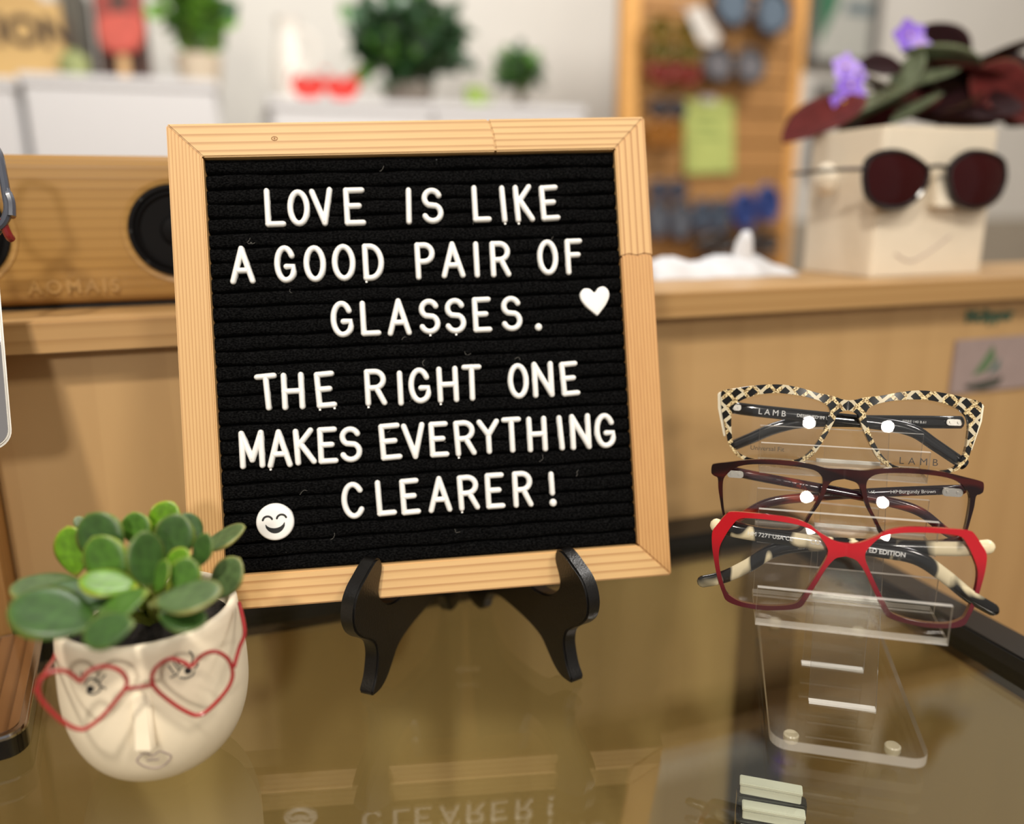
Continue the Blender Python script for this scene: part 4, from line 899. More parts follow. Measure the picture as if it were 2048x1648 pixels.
V0 = vp.matrix_world.translation.copy()
def vmat(name, col, rim): return leafmat(name, col, rim, .8, 0, .12)
MV = [vmat('violet_leaf_maroon', (84, 30, 28), (90, 42, 38)), vmat('violet_leaf_black_maroon', (32, 9, 12), (42, 16, 18)), vmat('violet_leaf_sage', (104, 112, 88), (124, 130, 106)), vmat('violet_leaf_olive_brown', (48, 28, 20), (60, 42, 32))]
vpf = lambda t: (math.sin(math.pi * min(1, max(0, t)) ** .9) ** .75) if 0 < t < 1 else 0
VM = [leaf_mesh('leaf', [x], vpf, .02, .06, fold=.10) for x in MV]
INVW = vp.matrix_world.inverted()
def vleaf(x, y, l, wd, an, Z, k, fwd=0):
    holder = vp
    c = place_leaf(holder, VM[k], x, y, l, wd, an, Z, Vector((0, 0, 0)), full=.72, fwd=fwd)
    o = holder.children[-1]; o = [ob for ob in bpy.data.objects if ob.parent == holder][-1] if o is None else o
    return c
def add_vleaf(x, y, l, wd, an, Z, k):
    before = set(o.name for o in bpy.data.objects)
    c = place_leaf(vp, VM[k], x, y, l, wd, an, Z, Vector((0, 0, 0)), full=.72)
    for o in bpy.data.objects:
        if o.name not in before: o.matrix_basis = INVW @ o.matrix_basis
    return c
VL = [(1648, 248, 190, 88, 210, .735, 0), (1750, 222, 205, 46, 207, .75, 2), (1757, 138, 96, 60, 178, .76, 1), (1885, 98, 120, 100, 130, .79, 1), (1880, 124, 165, 26, 352, .765, 2), (1930, 150, 190, 70, 350, .775, 0), (1822, 150, 110, 34, 65, .755, 2), (1838, 222, 120, 26, 32, .735, 2),
      (1800, 232, 170, 74, 205, .765, 0), (2000, 190, 150, 130, 330, .76, 0), (2030, 150, 150, 90, 345, .80, 1), (2010, 112, 140, 20, 18, .79, 3), (1950, 225, 190, 100, 185, .75, 1), (1890, 205, 170, 90, 20, .77, 3), (2036, 245, 160, 80, 340, .75, 0), (1858, 185, 150, 90, 100, .785, 1), (1930, 185, 150, 80, 45, .785, 1), (1780, 200, 130, 60, 150, .785, 1),
      (1900, 250, 180, 50, 355, .76, 1), (1810, 180, 120, 80, 120, .79, 1), (1985, 225, 170, 90, 10, .78, 1), (1960, 170, 150, 90, 30, .80, 1), (1740, 250, 140, 40, 200, .775, 1), (2040, 200, 130, 100, 60, .79, 1), (1870, 160, 110, 40, 20, .75, 2)]
vb = []
for a in VL: vb.append(add_vleaf(*a))
M_vp = plain('violet_petal', (136, 96, 214), .5, var=.25, scale=300); M_vp2 = plain('pale_violet_petal', (176, 146, 240), .5, var=.15, scale=300); M_vst = plain('violet_stem', (96, 84, 62), .5)
ctr = INVW @ dep(1890, 245, .775)
def flower(x, y, r, Z, mat, an=0):
    c = dep(x, y, Z); k = Z / F_PX; mb = MB()
    for j in range(5):
        a = math.radians(an + 72 * j); d = RT * math.cos(a) + UP * math.sin(a); s_ = UP * math.cos(a) - RT * math.sin(a)
        pts = [c + d * (r * k * t) + s_ * (r * k * .48 * math.sin(math.pi * t ** .8) * sg) - FW * (.15 * r * k * t * t) for sg, ts in ((1, (0, .25, .5, .75, .93)), (-1, (.93, .75, .5, .25))) for t in ts]
        P = [INVW @ p for p in pts]; nb = INVW.to_3x3() @ (FW * .0006)
        mb.add(P + [p + nb for p in P], [tuple(range(9)), tuple(range(17, 8, -1))] + [(i, (i + 1) % 9, 9 + (i + 1) % 9, 9 + i) for i in range(9)])
    fl = mb.obj('flower', mat, vp, smooth=60)
    mb = MB(); cc = INVW @ (c - FW * .001); mb.tube([cc, cc + (INVW.to_3x3() @ (-FW)) * .002], .0012, 8); mb.obj('stamen', M_pollen, fl)
    mb = MB(); mb.tube(spline([INVW @ c, (INVW @ c).lerp(ctr, .5) + Vector((0, 0, .006)), ctr], 4, closed=False), .0008, 6); mb.obj('stem', M_vst, vp)
M_pollen = plain('yellow_pollen', (226, 190, 60), .7)
for f in ((1690, 135, 24, .745, M_vp2, 10), (1700, 172, 26, .745, M_vp, 40), (1685, 205, 22, .74, M_vp, 20), (1708, 190, 20, .75, M_vp, 0), (1818, 72, 28, .77, M_vp, 30), (1838, 92, 20, .765, M_vp2, 5), (1712, 150, 18, .75, M_vp2, 60), (1915, 72, 16, .80, M_vp, 15)): flower(f[0], f[1], f[2] * 1.3, *f[3:])

M_dlens, nt_, b_ = newmat('dark_maroon_lens'); b_.inputs['Base Color'].default_value = lin((50, 10, 12)); b_.inputs['Roughness'].default_value = .08; b_.inputs['Coat Weight'].default_value = 0; b_.inputs['Specular IOR Level'].default_value = .25
SGN = PN0 - .0135
sg = thing('dark_sunglasses', 'oversized dark maroon sunglasses worn by the square cream planter', 'sunglasses', WALL @ Matrix.Translation((PU0, SGN, LZ1)))
def sl(x, y, d=0): u_, z_ = pn(x, y, SGN); return Vector((u_ - PU0, d, z_ - LZ1))
SLL = [(1729, 342), (1736, 319), (1764, 305), (1800, 304), (1834, 319), (1855, 341), (1849, 374), (1825, 403), (1795, 415), (1760, 413), (1736, 394), (1729, 366)]
SRR = [(2010, 342), (2003, 320), (1975, 306), (1940, 304), (1911, 319), (1897, 341), (1899, 374), (1909, 401), (1935, 415), (1968, 413), (1995, 394), (2008, 366)]
for H in (SLL, SRR):
    P = spline([sl(*p) for p in H], 4); mb = MB(); mb.tube(P, .0022, 8, closed=True); mb.obj('rim', M_blkac, sg)
    c = sum(P, Vector()) / len(P); mb = MB(); mb.grid([[c + (p - c) * k + Vector((0, -.003 * (1 - k * k) - .0005, 0)) for p in P] for k in (1, .7, .4, .05)] , closed=True); mb.f.append(tuple(range(3 * len(P), 4 * len(P)))); mb.m.append(0); mb.obj('lens', M_dlens, sg, smooth=70)
mb = MB(); mb.tube(spline([sl(1850, 338), sl(1865, 333, -.001), sl(1885, 333, -.001), sl(1898, 338)], 4, closed=False), .0018, 8); mb.obj('bridge', M_blkac, sg)
for P in ([sl(1738, 338), sl(1730, 337, .012), sl(1724, 337) + Vector((-.005, .035, .0)), sl(1724, 337) + Vector((-.008, .075, -.001))], [sl(2006, 340), sl(2012, 338, .012), sl(2014, 338) + Vector((.006, .035, 0)), sl(2014, 338) + Vector((.0065, .075, -.001))]):
    mb = MB(); mb.tube(spline(P, 5, closed=False), .0016, 8); mb.obj('temple', M_blkac, sg)

# card on the panel
CN = PNL - .003
def cl(x, y): return pn(x, y, CN)
M_card = plain('mauve_grey_card', (158, 140, 136), .5, var=.04); M_sail = plain('green_sail_print', (92, 118, 84), .5); M_sail2 = plain('teal_sail_print', (60, 104, 98), .5); M_hull = plain('dark_hull_print', (70, 72, 64), .5)
u0, z0_ = cl(1900, 790); u1, z1_ = cl(2090, 668)
card = thing('sailboat_card', 'mauve grey card with a green sailboat emblem fixed on the wood panel', 'card', WALL)
mb = MB(); mb.box(u0, u1, CN, PNL, z0_, z1_); mb.obj('card_sheet', M_card, card, bevel=.0005)
def poly(pts, mat, nm):
    mb = MB(); mb.prism([cl(*p) for p in pts], lambda x, y, d: Vector((x, d, y)), CN - .0006, CN + .0001); mb.obj(nm, mat, card)
poly([(1986, 690), (1990, 716), (1970, 742), (1944, 752)], M_sail, 'sail_print'); poly([(2000, 716), (1996, 738), (1975, 748)], M_sail2, 'sail_print'); poly([(1928, 770), (1965, 762), (2006, 752), (1995, 770), (1965, 780), (1935, 778)], M_hull, 'hull_print')
tu_, tz_ = cl(1934, 646)
M_sgn = plain('green_lettering', (78, 108, 88), .5)
wt = text('wall_lettering', 'Mclipper', .0155, M_sgn, None, WALL @ Matrix.Translation((tu_, PNL - .0008, tz_)) @ RXZ, extrude=.0008, bold=.0004)
tag(wt, 'small green lettering on the wood panel above the sailboat card', 'lettering')

# white tissue behind the ledge: crumpled sheet plus an upright twist
M_tis = plain('white_tissue', (206, 207, 212), .9)
tis = thing('crumpled_tissue', 'crumpled white tissue paper lying on the ledge beside the pine frame', 'tissue paper', WALL)
ta, tb = pn(1290, 548, .625), pn(1565, 545, .625); rnd = random.Random(8); rows = []
for j in range(9):
    v = j / 8; rows.append([])
    for i in range(41):
        t = i / 40; u_ = ta[0] + (tb[0] - ta[0]) * t
        hgt = .024 * math.sin(math.pi * v) ** .7 * (1 - .35 * t) * (.8 + .25 * math.sin(t * 9 + v * 3) + .12 * math.sin(t * 31 + v * 8)) * (math.sin(math.pi * min(1, t * 1.02)) ** .3 if 0 < t < 1 else 0)
        rows[-1].append(Vector((u_, .600 + .043 * v + .004 * math.sin(t * 17), LZ1 + .0004 + hgt)))
mb = MB(); mb.grid(rows); mb.obj('sheet', M_tis, tis, smooth=70)
pk = pn(1505, 540, .60); ph = pn(1507, 462, .60)[1]
mb = MB(); rows = []
for i, (zz, r) in enumerate(((LZ1 + .0005, .014), (LZ1 + .010, .0105), (LZ1 + .024, .0085), (ph - .008, .0075), (ph - .001, .004), (ph, .0008))):
    rows.append([Vector((pk[0] + r * (1 + .18 * math.sin(k * 3 + i)) * math.cos(k * .5236) + .001 * i, .618 + r * math.sin(k * .5236) * .8, zz)) for k in range(12)])
mb.grid(rows, closed=True); mb.obj('twisted_peak', M_tis, tis, smooth=70)

# ================================================================== BACK OF THE SHOP
CNF = 2.05                                       # cabinet fronts
def cabinet(x0, x1, ytop, xs, label, dep_=.42):
    ua, ub = pn(x0, ytop, CNF)[0], pn(x1, ytop, CNF)[0]; zt_ = pn((x0 + x1) / 2, ytop, CNF)[1]
    r = thing('white_cabinet', label, 'cabinet', WALL)
    mb = MB(); mb.box(ua, ub, CNF + .018, CNF + dep_, FZ, zt_ - .022); mb.obj('body', M_cab, r)
    mb = MB(); mb.box(ua - .004, ub + .004, CNF - .004, CNF + dep_, zt_ - .022, zt_); mb.obj('cabinet_top', M_cab, r, bevel=.003)
    cuts = [ua] + [pn(x, ytop, CNF)[0] for x in xs] + [ub]
    for a, b in zip(cuts, cuts[1:]):
        mb = MB(); mb.box(a + .004, b - .004, CNF, CNF + .018, FZ + .08, zt_ - .0235); d = mb.obj('door', M_cab, r, bevel=.003)
        mb = MB(); mb.tube([(b - .05, CNF - .02, zt_ - .45), (b - .05, CNF - .02, zt_ - .6)], .005, 8); mb.obj('handle', M_steel, d)
    return zt_
zA = cabinet(38, 430, 152, [], 'white cabinet behind the bamboo speaker, under the leafy plant in the beige pot')
zA2 = cabinet(-330, 26, 148, [-150], 'white cabinet at the far left edge under the wooden sign')
zB = cabinet(540, 1168, 205, [866], 'white two door cabinet behind the letter board under the dark green plants')
def bk(x, y, n): u_, z_ = pn(x, y, n); return Vector((u_, n, z_))
# wooden word sign
sgw = thing('wooden_word_sign', 'tan wooden word sign with dark letters on the far left cabinet', 'sign', WALL)
M_tan = wood('tan_plywood', (206, 170, 108), (180, 140, 84), 0, .03, .1, 2, .4, cross=2); M_dkbr = plain('dark_brown_paint', (66, 48, 34), .7)
nS = 2.16; a = bk(-140, 128, nS); b = bk(118, 4, nS)
mb = MB(); mb.box(a.x, b.x, nS, nS + .02, zA2, b.z); mb.obj('sign_board', M_tan, sgw, bevel=.002)
tp = bk(-62, 84, nS); text('sign_lettering', 'TION', .085, M_dkbr, sgw, Matrix.Translation((tp.x, nS, tp.z)) @ RXZ, extrude=.002, bold=.003)
mb = MB(); c0, c1 = bk(-100, 10, nS), bk(75, -14, nS); mb.box(c0.x, c1.x, nS + .001, nS + .019, b.z, c1.z); mb.obj('sign_crest', M_tan, sgw, bevel=.002)
# grey books
M_bk = [plain('grey_book_cloth', (112, 108, 96), .7), plain('pale_grey_book_cloth', (150, 146, 136), .7), plain('dark_grey_book_cloth', (84, 80, 72), .7)]
nB = 2.22; xb = [116, 130, 143, 158, 172]
for i in range(4):
    a = bk(xb[i], 60, nB); b = bk(xb[i + 1], 60, nB); b.z = bk(150, -20 - 6 * (i % 2), nB).z
    r = thing('grey_book', ['pale grey book first in the row beside the wooden sign', 'dark grey book second in the row right of the wooden sign', 'mid grey book third in the row right of the wooden sign', 'grey book last in the row next to the red box'][i], 'book', WALL, 'grey books on the left cabinet')
    mb = MB(); mb.box(a.x + .001, b.x - .001, nB, nB + .14, zA + .001, b.z); mb.obj('cover', M_bk[(1, 2, 0, 2)[i]], r, bevel=.003)
    mb = MB(); mb.box(a.x + .004, b.x - .004, nB + .005, nB + .143, zA + .005, b.z - .006 + .004); mb.obj('pages', M_tis, r)
# small green succulent cube
M_sg = plain('pale_green_glaze', (150, 158, 104), .5, var=.2, scale=30)
gj = thing('green_jar', 'small pale green jar between the wooden sign and the red box', 'jar', WALL)
a = bk(148, 128, 2.13); mb = MB(); mb.lathe([(.001, zA), (.026, zA), (.032, zA + .02), (.030, zA + .045), (.020, zA + .052), (.001, zA + .054)], 20, (a.x, 2.13, 0)); mb.obj('jar_body', M_sg, gj)
mb = MB(); mb.lathe([(.012, zA + .053), (.014, zA + .062), (.001, zA + .064)], 16, (a.x, 2.13, 0)); mb.obj('lid', M_sg, gj)
# red ice pop box
M_rb = plain('brick_red_card', (150, 62, 52), .6, var=.15, scale=15); M_db = plain('dark_brown_card', (84, 58, 50), .7, var=.2, scale=25); M_ip = plain('coral_red_card', (196, 86, 72), .6, var=.15, scale=30); M_stk = plain('birch_stick', (206, 166, 116), .6)
nR = 2.2; a = bk(190, 60, nR); b = bk(292, 60, nR); b.z = bk(240, -40, nR).z
rb = thing('red_gift_box', 'tall dark red box standing on the white cabinet beside the leafy plant', 'box', WALL)
mb = MB(); mb.box(a.x, b.x, nR, nR + .07, zA, b.z); mb.obj('box_body', M_db, rb, bevel=.002)
for x0, x1 in ((194, 222), (256, 288)):
    p0, p1 = bk(x0, 30, nR), bk(x1, 30, nR); p1.z = bk(240, -36, nR).z; mb = MB(); mb.box(p0.x, p1.x, nR - .001, nR + .001, p0.z, p1.z); mb.obj('printed_panel', M_rb, rb)
pop = thing('ice_pop_ornament', 'coral red ice pop ornament on a tan stick in front of the red box', 'ornament', WALL)
nP = 2.14; p = [(x * .9 + 240, y) for x, y in ((-52, 60), (-50, 30), (0, 22), (50, 30), (54, 60), (46, 92), (20, 106), (-20, 106), (-44, 92))]
P = [bk(x, y, nP) for x, y in p]; mb = MB(); mb.prism([(v.x, v.z) for v in P], lambda x, y, d: Vector((x, d, y)), nP, nP + .03); mb.obj('ice_pop', M_ip, pop, bevel=.006, seg=3)
p0, p1 = bk(232, 100, nP), bk(254, 100, nP); mb = MB(); mb.box(p0.x, p1.x, nP + .008, nP + .022, zA, p0.z); mb.obj('stick', M_stk, pop, bevel=.003)

# bushy plants
lfm = [leafmat('foliage_bright_green', (118, 168, 56), (130, 172, 66), .45), leafmat('foliage_mid_green', (82, 130, 44), (98, 142, 56), .45), leafmat('foliage_dark_green', (38, 70, 36), (52, 86, 44), .4), leafmat('foliage_blue_green', (74, 106, 76), (90, 120, 88), .4)]
BLM = [leaf_mesh('leaf', [x], vpf, .02, .08, nl=6, nw=4) for x in lfm]
def bush(name, label, cx, cy, rx, ry, n, nleaf, sizes, kinds, seed, potf, stem_mat=M_vst):
    rnd = random.Random(seed); c = bk(cx, cy, n); k = 1 / F_PX * (WALL @ c - CAM).dot(FW)
    r = thing(name, label, 'potted plant', WALL @ Matrix.Translation((c.x, n, 0)))
    zt_ = potf(r, k)
    top = Vector((0, 0, zt_))
    for j in range(nleaf):
        while True:
            v = Vector((rnd.uniform(-1, 1), rnd.uniform(-1, 1), rnd.uniform(-1, 1)))
            if v.length < 1: break
        v = v * (.55 + .45 * rnd.random()) if v.length > .2 else v
        p = Vector((v.x * rx * k, v.y * rx * k * .7, c.z + v.z * ry * k))
        if p.z < zt_: p.z = zt_ + abs(p.z - zt_) * .3
        d = Vector((v.x, v.y, v.z * .6 + .15)) + Vector((rnd.uniform(-.5, .5), rnd.uniform(-.5, .5), rnd.uniform(-.5, .5))); d.normalize()
        nr_ = Vector((rnd.uniform(-.6, .6), -1 + rnd.uniform(-.4, .6), .7 + rnd.uniform(-.3, .3))); nr_ = (nr_ - d * nr_.dot(d)).normalized(); y_ = nr_.cross(d)
        ln = sizes * k * rnd.uniform(.75, 1.25)
        M = Matrix((d * ln, y_ * (ln * .68), nr_ * ln)).transposed().to_4x4(); M.translation = p - d * ln * .5
        o = link(bpy.data.objects.new('leaf', BLM[rnd.choice(kinds)]), r); o.matrix_basis = M
        if j % 9 == 0:
            mb = MB(); e = p - d * ln * .5; mb.tube(spline([top, top.lerp(e, .5) + Vector((0, 0, .01)), e], 3, closed=False), .003, 6); mb.obj('stem', stem_mat, r)
    return r
def potmaker(zbase, rpx, hpx, mat):
    def f(r, k):
        R_, H = rpx * k, hpx * k
        mb = MB(); mb.lathe([(.001, zbase), (R_ * .72, zbase), (R_ * .86, zbase + H * .3), (R_, zbase + H * .97), (R_, zbase + H), (R_ * .9, zbase + H), (R_ * .88, zbase + H * .85), (.001, zbase + H * .85)], 28); mb.obj('pot', mat, r, smooth=50)
        return zbase + H * .86
    return f
M_bei = plain('beige_pot_glaze', (204, 188, 164), .55); M_gpot = plain('grey_pot_glaze', (118, 108, 98), .6); M_lime = plain('lime_pot_glaze', (150, 176, 84), .5)
bush('leafy_plant', 'bright green leafy plant in a beige pot on the left white cabinet', 388, 22, 84, 72, 2.24, 130, 52, (0, 0, 1, 1, 3), 11, potmaker(zA, 46, 66, M_bei))
bush('trailing_plant', 'large dark green bushy plant in a grey pot on the middle white cabinet', 812, 78, 138, 112, 2.3, 280, 50, (1, 2, 2, 2, 3), 12, potmaker(zB, 52, 52, M_gpot))
bush('small_shrub_plant', 'small round green plant at the right end of the white cabinet', 1038, 140, 64, 50, 2.3, 120, 28, (1, 1, 3, 2), 13, potmaker(zB, 30, 22, M_gpot))
cupc = bk(950, 175, 2.13); cup = thing('lime_cup', 'small lime green cup between the large and the small plant', 'cup', WALL @ Matrix.Translation((cupc.x, 2.13, 0)))
mb = MB(); mb.lathe([(.001, zB), (.022, zB), (.028, zB + .05), (.026, zB + .05), (.021, zB + .006), (.001, zB + .006)], 24); mb.obj('cup_body', M_lime, cup)
mb = MB(); mb.tube(arc3 if False else spline([(.026, 0, zB + .04), (.040, 0, zB + .036), (.040, 0, zB + .018), (.024, 0, zB + .014)], 4, closed=False), .003, 8); mb.obj('handle', M_lime, cup)
# white jug
vs = thing('white_jug', 'white rounded jug on the middle cabinet left of the large plant', 'jug', WALL @ Matrix.Translation((bk(578, 100, 2.3).x, 2.3, 0)))
M_jug = plain('white_porcelain', (232, 226, 216), .35)
mb = MB(); H = bk(578, 38, 2.3).z - zB; mb.lathe([(.001, zB), (.035, zB), (.043, zB + H * .25), (.042, zB + H * .55), (.030, zB + H * .8), (.027, zB + H * .93), (.032, zB + H), (.028, zB + H), (.024, zB + H * .9), (.001, zB + H * .85)], 32); mb.obj('jug_body', M_jug, vs, smooth=60)
mb = MB(); mb.tube(spline([(.028, 0, zB + H * .9), (.062, 0, zB + H * .82), (.066, 0, zB + H * .55), (.040, 0, zB + H * .42)], 5, closed=False), .006, 8); mb.obj('handle', M_jug, vs)
# red heart sunglasses lying on the cabinet
hs = thing('red_heart_sunglasses', 'red heart shaped sunglasses standing on the middle white cabinet', 'sunglasses', WALL)
M_rs = plain('bright_red_plastic', (214, 40, 28), .3, coat=.3)
nH = 2.1
for cx_ in (615, 683):
    P = [bk(cx_ + x, 142 + y, nH) for x, y in ((0, -12), (10, -21), (24, -20), (31, -6), (25, 8), (8, 23), (0, 27), (-8, 23), (-25, 8), (-31, -6), (-24, -20), (-10, -21))]
    dz = zB - min(v.z for v in P)
    P = [v + Vector((0, 0, dz)) for v in P]
    mb = MB(); mb.tube(spline(P, 3), .0048, 8, closed=True); mb.obj('rim', M_rs, hs)
    c = sum(P, Vector()) / len(P); mb = MB(); mb.prism([(v.x, v.z) for v in P], lambda x, y, d: Vector((x, d, y)), nH - .001, nH + .001); mb.obj('lens', M_rs, hs)
a, b = bk(645, 140, nH), bk(655, 140, nH); mb = MB(); mb.tube([a, b], .004, 8); mb.obj('bridge', M_rs, hs)
for x, s_ in ((586, -1), (713, 1)):
    a = bk(x, 140, nH); mb = MB(); mb.tube(spline([a, a + Vector((s_ * .004, .05, 0)), a + Vector((s_ * .002, .13, -.012))], 4, closed=False), .003, 8); mb.obj('temple', M_rs, hs)

# slatwall with eyewear
SWN = 2.05
sw = thing('slatwall_panel', 'orange brown wooden slatwall display panel behind the ledge hung with eyewear', 'display panel', WALL)
ua, ub = bk(1238, 300, SWN).x, bk(1592, 300, SWN).x; zt_, zbm = 1.15, FZ
mb = MB(); mb.box(ua, ub, SWN + .012, SWN + .03, zbm, zt_); mb.obj('backing_board', M_slat, sw)
nsl = 26; hsl = (zt_ - zbm) / nsl
me = None
for i in range(nsl):
    if me is None:
        mb = MB(); mb.box(0, ub - ua - .05, 0, .014, .003, hsl - .003); me = mb.mesh('slat', M_slat, bevel=.002)
    o = link(bpy.data.objects.new('slat', me), sw); o.location = (ua + .05, SWN, zbm + hsl * i)
M_edge = wood('slatwall_edge', (226, 170, 96), (196, 138, 70), 2, .03, .05, 2, .4, cross=0)
mb = MB(); mb.box(ua, ua + .048, SWN - .014, SWN + .03, zbm, zt_); mb.obj('side_frame', M_edge, sw, bevel=.003)
mb = MB(); mb.box(ub - .03, ub, SWN - .006, SWN + .03, zbm, zt_); mb.obj('side_frame', M_edge, sw, bevel=.003)
HEAD = []
def hung(x0, x1, yc, h, cols, label, lenscol, tiltd=0, name='hanging_sunglasses'):
    nG = SWN - .05; a, b = bk(x0, yc, nG), bk(x1, yc, nG); wd = (b.x - a.x); hh = h / F_PX * 2.1 / 2
    r = thing(name, label, 'sunglasses', WALL @ Matrix.Translation(((a.x + b.x) / 2, nG, a.z)) @ Matrix.Rotation(math.radians(tiltd), 4, 'Y'), 'eyewear on the slatwall')
    mf = plain('frame_' + name, cols, .4); ml = plain('lens_' + name, lenscol, .15)
    for sx in (-1, 1):
        P = [Vector((sx * wd * .26 + wd * .21 * math.cos(t * .3927), 0, hh * math.sin(t * .3927) * (1 - .12 * math.cos(t * .3927) * sx))) for t in range(16)]
        mb = MB(); mb.tube(P, .0078, 8, closed=True); mb.obj('rim', mf, r)
        mb = MB(); mb.prism([(v.x, v.z) for v in P], lambda x, y, d: Vector((x, d, y)), -.001, .001); mb.obj('lens', ml, r)
        mb = MB(); mb.tube(spline([(sx * wd * .46, 0, hh * .4), (sx * wd * .5, .012, hh * .4), (sx * wd * .49, .046, hh * .1)], 4, closed=False), .0045, 8); mb.obj('temple', mf, r)
    mb = MB(); mb.tube(spline([(-wd * .07, 0, hh * .3), (0, -.003, hh * .45), (wd * .07, 0, hh * .3)], 4, closed=False), .0045, 8); mb.obj('bridge', mf, r)
    mb = MB(); mb.tube([(0, .001, hh * .35), (0, .050, hh * .35)], .003, 8); mb.obj('peg_hook', M_steel, r)
    return r
hung(1294, 1402, 56, 38, (122, 92, 24), 'olive yellow sunglasses at the upper left of the slatwall', (86, 74, 24))
hung(1296, 1402, 101, 36, (104, 84, 24), 'dark olive sunglasses hung just above the red pair on the slatwall', (80, 74, 30))
hung(1298, 1400, 144, 32, (130, 46, 34), 'dark red sunglasses on the slatwall below the olive pairs', (92, 36, 28))
hung(1404, 1532, 126, 62, (56, 54, 56), 'grey sunglasses with smoky lenses at the right of the slatwall', (112, 110, 114))
hung(1424, 1586, 8, 84, (46, 50, 60), 'large slate blue sunglasses at the top right of the slatwall', (96, 110, 124), 6)
hung(1300, 1372, 216, 30, (50, 44, 46), 'dark grey sunglasses above the orange pair on the slatwall', (70, 62, 66))
hung(1294, 1364, 266, 46, (146, 92, 22), 'amber orange sunglasses beside the green note', (130, 82, 20))
hung(1292, 1384, 440, 72, (62, 64, 74), 'steel blue sunglasses low on the slatwall beside the pine frame', (96, 100, 108), 4)
hung(1298, 1374, 380, 34, (54, 54, 66), 'navy grey sunglasses above the steel blue pair on the slatwall', (70, 72, 86))
hung(1386, 1458, 432, 62, (52, 62, 80), 'blue grey sunglasses low on the slatwall left of the blue pair', (80, 90, 104))
hung(1464, 1560, 414, 74, (46, 62, 122), 'bright blue sunglasses at the lower right of the slatwall', (44, 62, 116), -14)
hung(1392, 1562, 490, 38, (58, 50, 46), 'dark brown sunglasses lowest on the slatwall above the white tissue', (60, 52, 48))
# pale tag and green note
M_tagw = plain('white_card', (206, 200, 192), .6); M_note = plain('lime_paper', (176, 186, 104), .7, var=.06, scale=12)
def flatcard(name, label, cat, pts, mat, n, hole=True):
    r = thing(name, label, cat, WALL); P = [bk(x, y, n) for x, y in pts]
    mb = MB(); mb.prism([(v.x, v.z) for v in P], lambda x, y, d: Vector((x, d, y)), n, n + .0015); mb.obj('sheet', mat, r)
    return r, P
r, P = flatcard('white_hang_tag', 'white hang tag hanging slanted near the top of the slatwall', 'tag', [(1372, 22), (1402, 10), (1442, 74), (1430, 92), (1402, 88)], M_tagw, SWN - .065)
mb = MB(); a = bk(1385, 18, SWN - .065); mb.tube([a, a + Vector((-.01, .064, .03))], .0015, 6); mb.obj('string', M_tis, r)
r, P = flatcard('green_note', 'lime green paper note taped on the slatwall', 'note', [(1368, 198), (1468, 200), (1468, 345), (1370, 348)], M_note, SWN - .012)
M_wr = plain('faint_green_ink', (128, 146, 78), .7)
for i, yy in enumerate((232, 252, 272)):
    a = bk(1392, yy, SWN - .0125); b = bk(1446 - 14 * (i % 2), yy, SWN - .0125); mb = MB(); mb.box(a.x, b.x, SWN - .0126, SWN - .0118, a.z - .004, a.z + .004); mb.obj('written_line', M_wr, r)
mb = MB(); a = bk(1400, 200, SWN - .0125); mb.box(a.x, a.x + .05, SWN - .0130, SWN - .0002, a.z - .006, a.z + .012); mb.obj('tape_strip', M_tis, r)

# framed posters on the back wall
NW = 2.74
M_fr = plain('dark_grey_frame', (92, 88, 84), .5); M_pg = plain('green_poster_print', (58, 112, 82), .6); M_pp = plain('pale_poster_paper', (178, 178, 170), .7); M_pb = plain('slate_poster_print', (108, 122, 126), .6)
pf = thing('framed_poster', 'framed poster with a green shape hanging on the back wall beside the slatwall', 'poster', WALL)
a, b = bk(1618, 122, NW), bk(1764, -120, NW)
mb = MB(); mb.box(a.x, b.x, NW, NW + .02, a.z, b.z); mb.obj('poster_sheet', M_pp, pf)
for x0, x1, z0, z1 in ((a.x - .02, a.x + .012, a.z - .02, b.z + .02), (b.x - .012, b.x + .02, a.z - .02, b.z + .02), (a.x - .02, b.x + .02, a.z - .02, a.z + .012), (a.x - .02, b.x + .02, b.z - .012, b.z + .02)):
    mb = MB(); mb.box(x0, x1, NW - .015, NW + .02, z0, z1); mb.obj('frame_bar', M_fr, pf, bevel=.003)
P = [bk(x, y, NW) for x, y in ((1636, 88), (1636, -100), (1690, -100), (1676, 10))]; mb = MB(); mb.prism([(v.x, v.z) for v in P], lambda x, y, d: Vector((x, d, y)), NW - .002, NW); mb.obj('green_print', M_pg, pf)
P0, P1 = bk(1690, 28, NW), bk(1752, 8, NW); mb = MB(); mb.box(P0.x, P1.x, NW - .002, NW, P0.z, P1.z); mb.obj('slate_print', M_pb, pf)
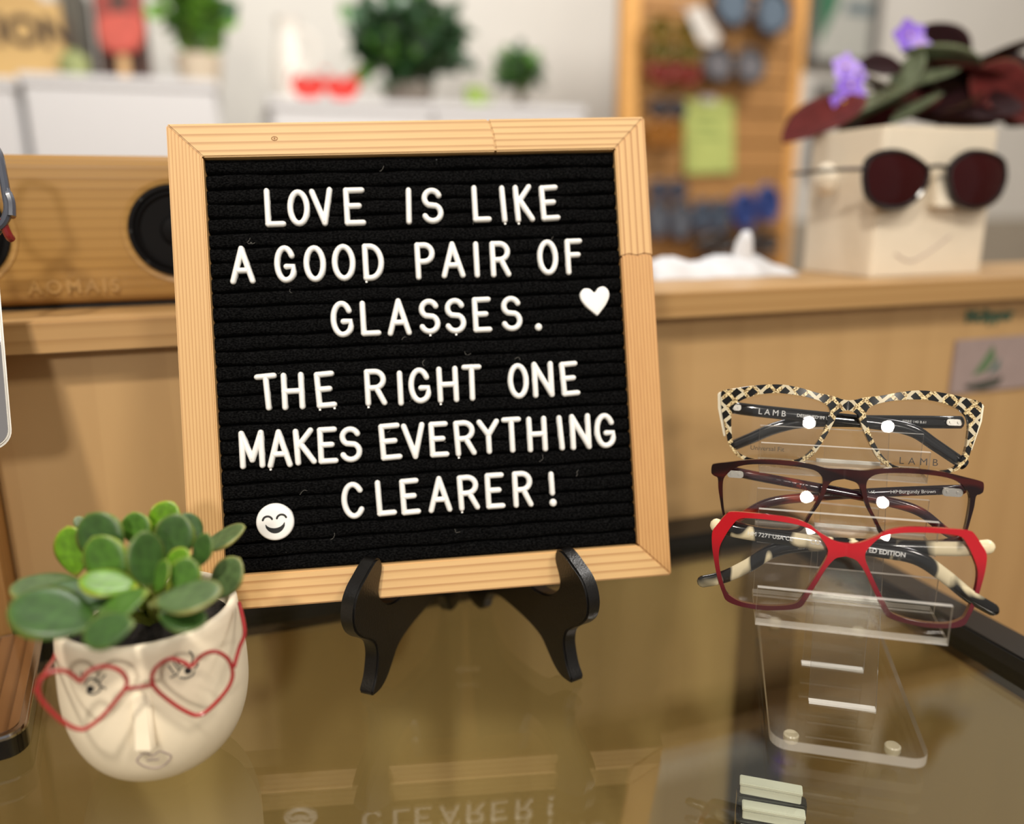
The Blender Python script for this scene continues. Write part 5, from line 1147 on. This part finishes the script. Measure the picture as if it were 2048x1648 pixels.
pf2 = thing('grey_picture_frame', 'grey picture frame on the back wall partly hidden by the square planter', 'picture frame', WALL)
a, b = bk(1624, 345, NW), bk(1720, 180, NW); mb = MB(); mb.box(a.x + .01, b.x, NW + .002, NW + .02, a.z, b.z); mb.obj('picture', M_pp, pf2)
for x0, x1, z0, z1 in ((a.x - .012, a.x + .016, a.z, b.z), (b.x - .016, b.x + .012, a.z, b.z), (a.x - .012, b.x + .012, a.z - .02, a.z + .008), (a.x - .012, b.x + .012, b.z - .008, b.z + .02)):
    mb = MB(); mb.box(x0, x1, NW - .012, NW + .02, z0, z1); mb.obj('frame_bar', M_fr, pf2, bevel=.003)

# ================================================================== inside the case: added white bars on a riser imitate a reflection in the glass
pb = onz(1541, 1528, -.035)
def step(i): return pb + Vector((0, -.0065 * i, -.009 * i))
rs = thing('black_riser', 'black stepped display riser inside the glass case under the acrylic stand', 'riser', Matrix.Translation((pb.x, pb.y, -.30)) @ Matrix.Rotation(SA, 4, 'Z'))  # added only to carry the white reflection bars
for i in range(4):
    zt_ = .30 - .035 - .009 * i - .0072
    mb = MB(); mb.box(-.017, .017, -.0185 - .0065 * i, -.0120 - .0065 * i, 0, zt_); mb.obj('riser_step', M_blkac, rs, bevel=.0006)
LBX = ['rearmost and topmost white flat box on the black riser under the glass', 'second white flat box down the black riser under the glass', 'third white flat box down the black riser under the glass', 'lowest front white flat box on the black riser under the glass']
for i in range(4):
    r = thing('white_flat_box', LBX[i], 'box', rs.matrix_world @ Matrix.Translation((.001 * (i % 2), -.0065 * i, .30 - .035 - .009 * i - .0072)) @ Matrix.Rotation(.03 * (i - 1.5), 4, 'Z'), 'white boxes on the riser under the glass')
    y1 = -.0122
    mb = MB(); mb.box(-.0148, .0148, -.0182, y1, 0, .0048); mb.obj('box_body', M_white_plastic, r, bevel=.0004)  # body and lid together form one added reflection bar
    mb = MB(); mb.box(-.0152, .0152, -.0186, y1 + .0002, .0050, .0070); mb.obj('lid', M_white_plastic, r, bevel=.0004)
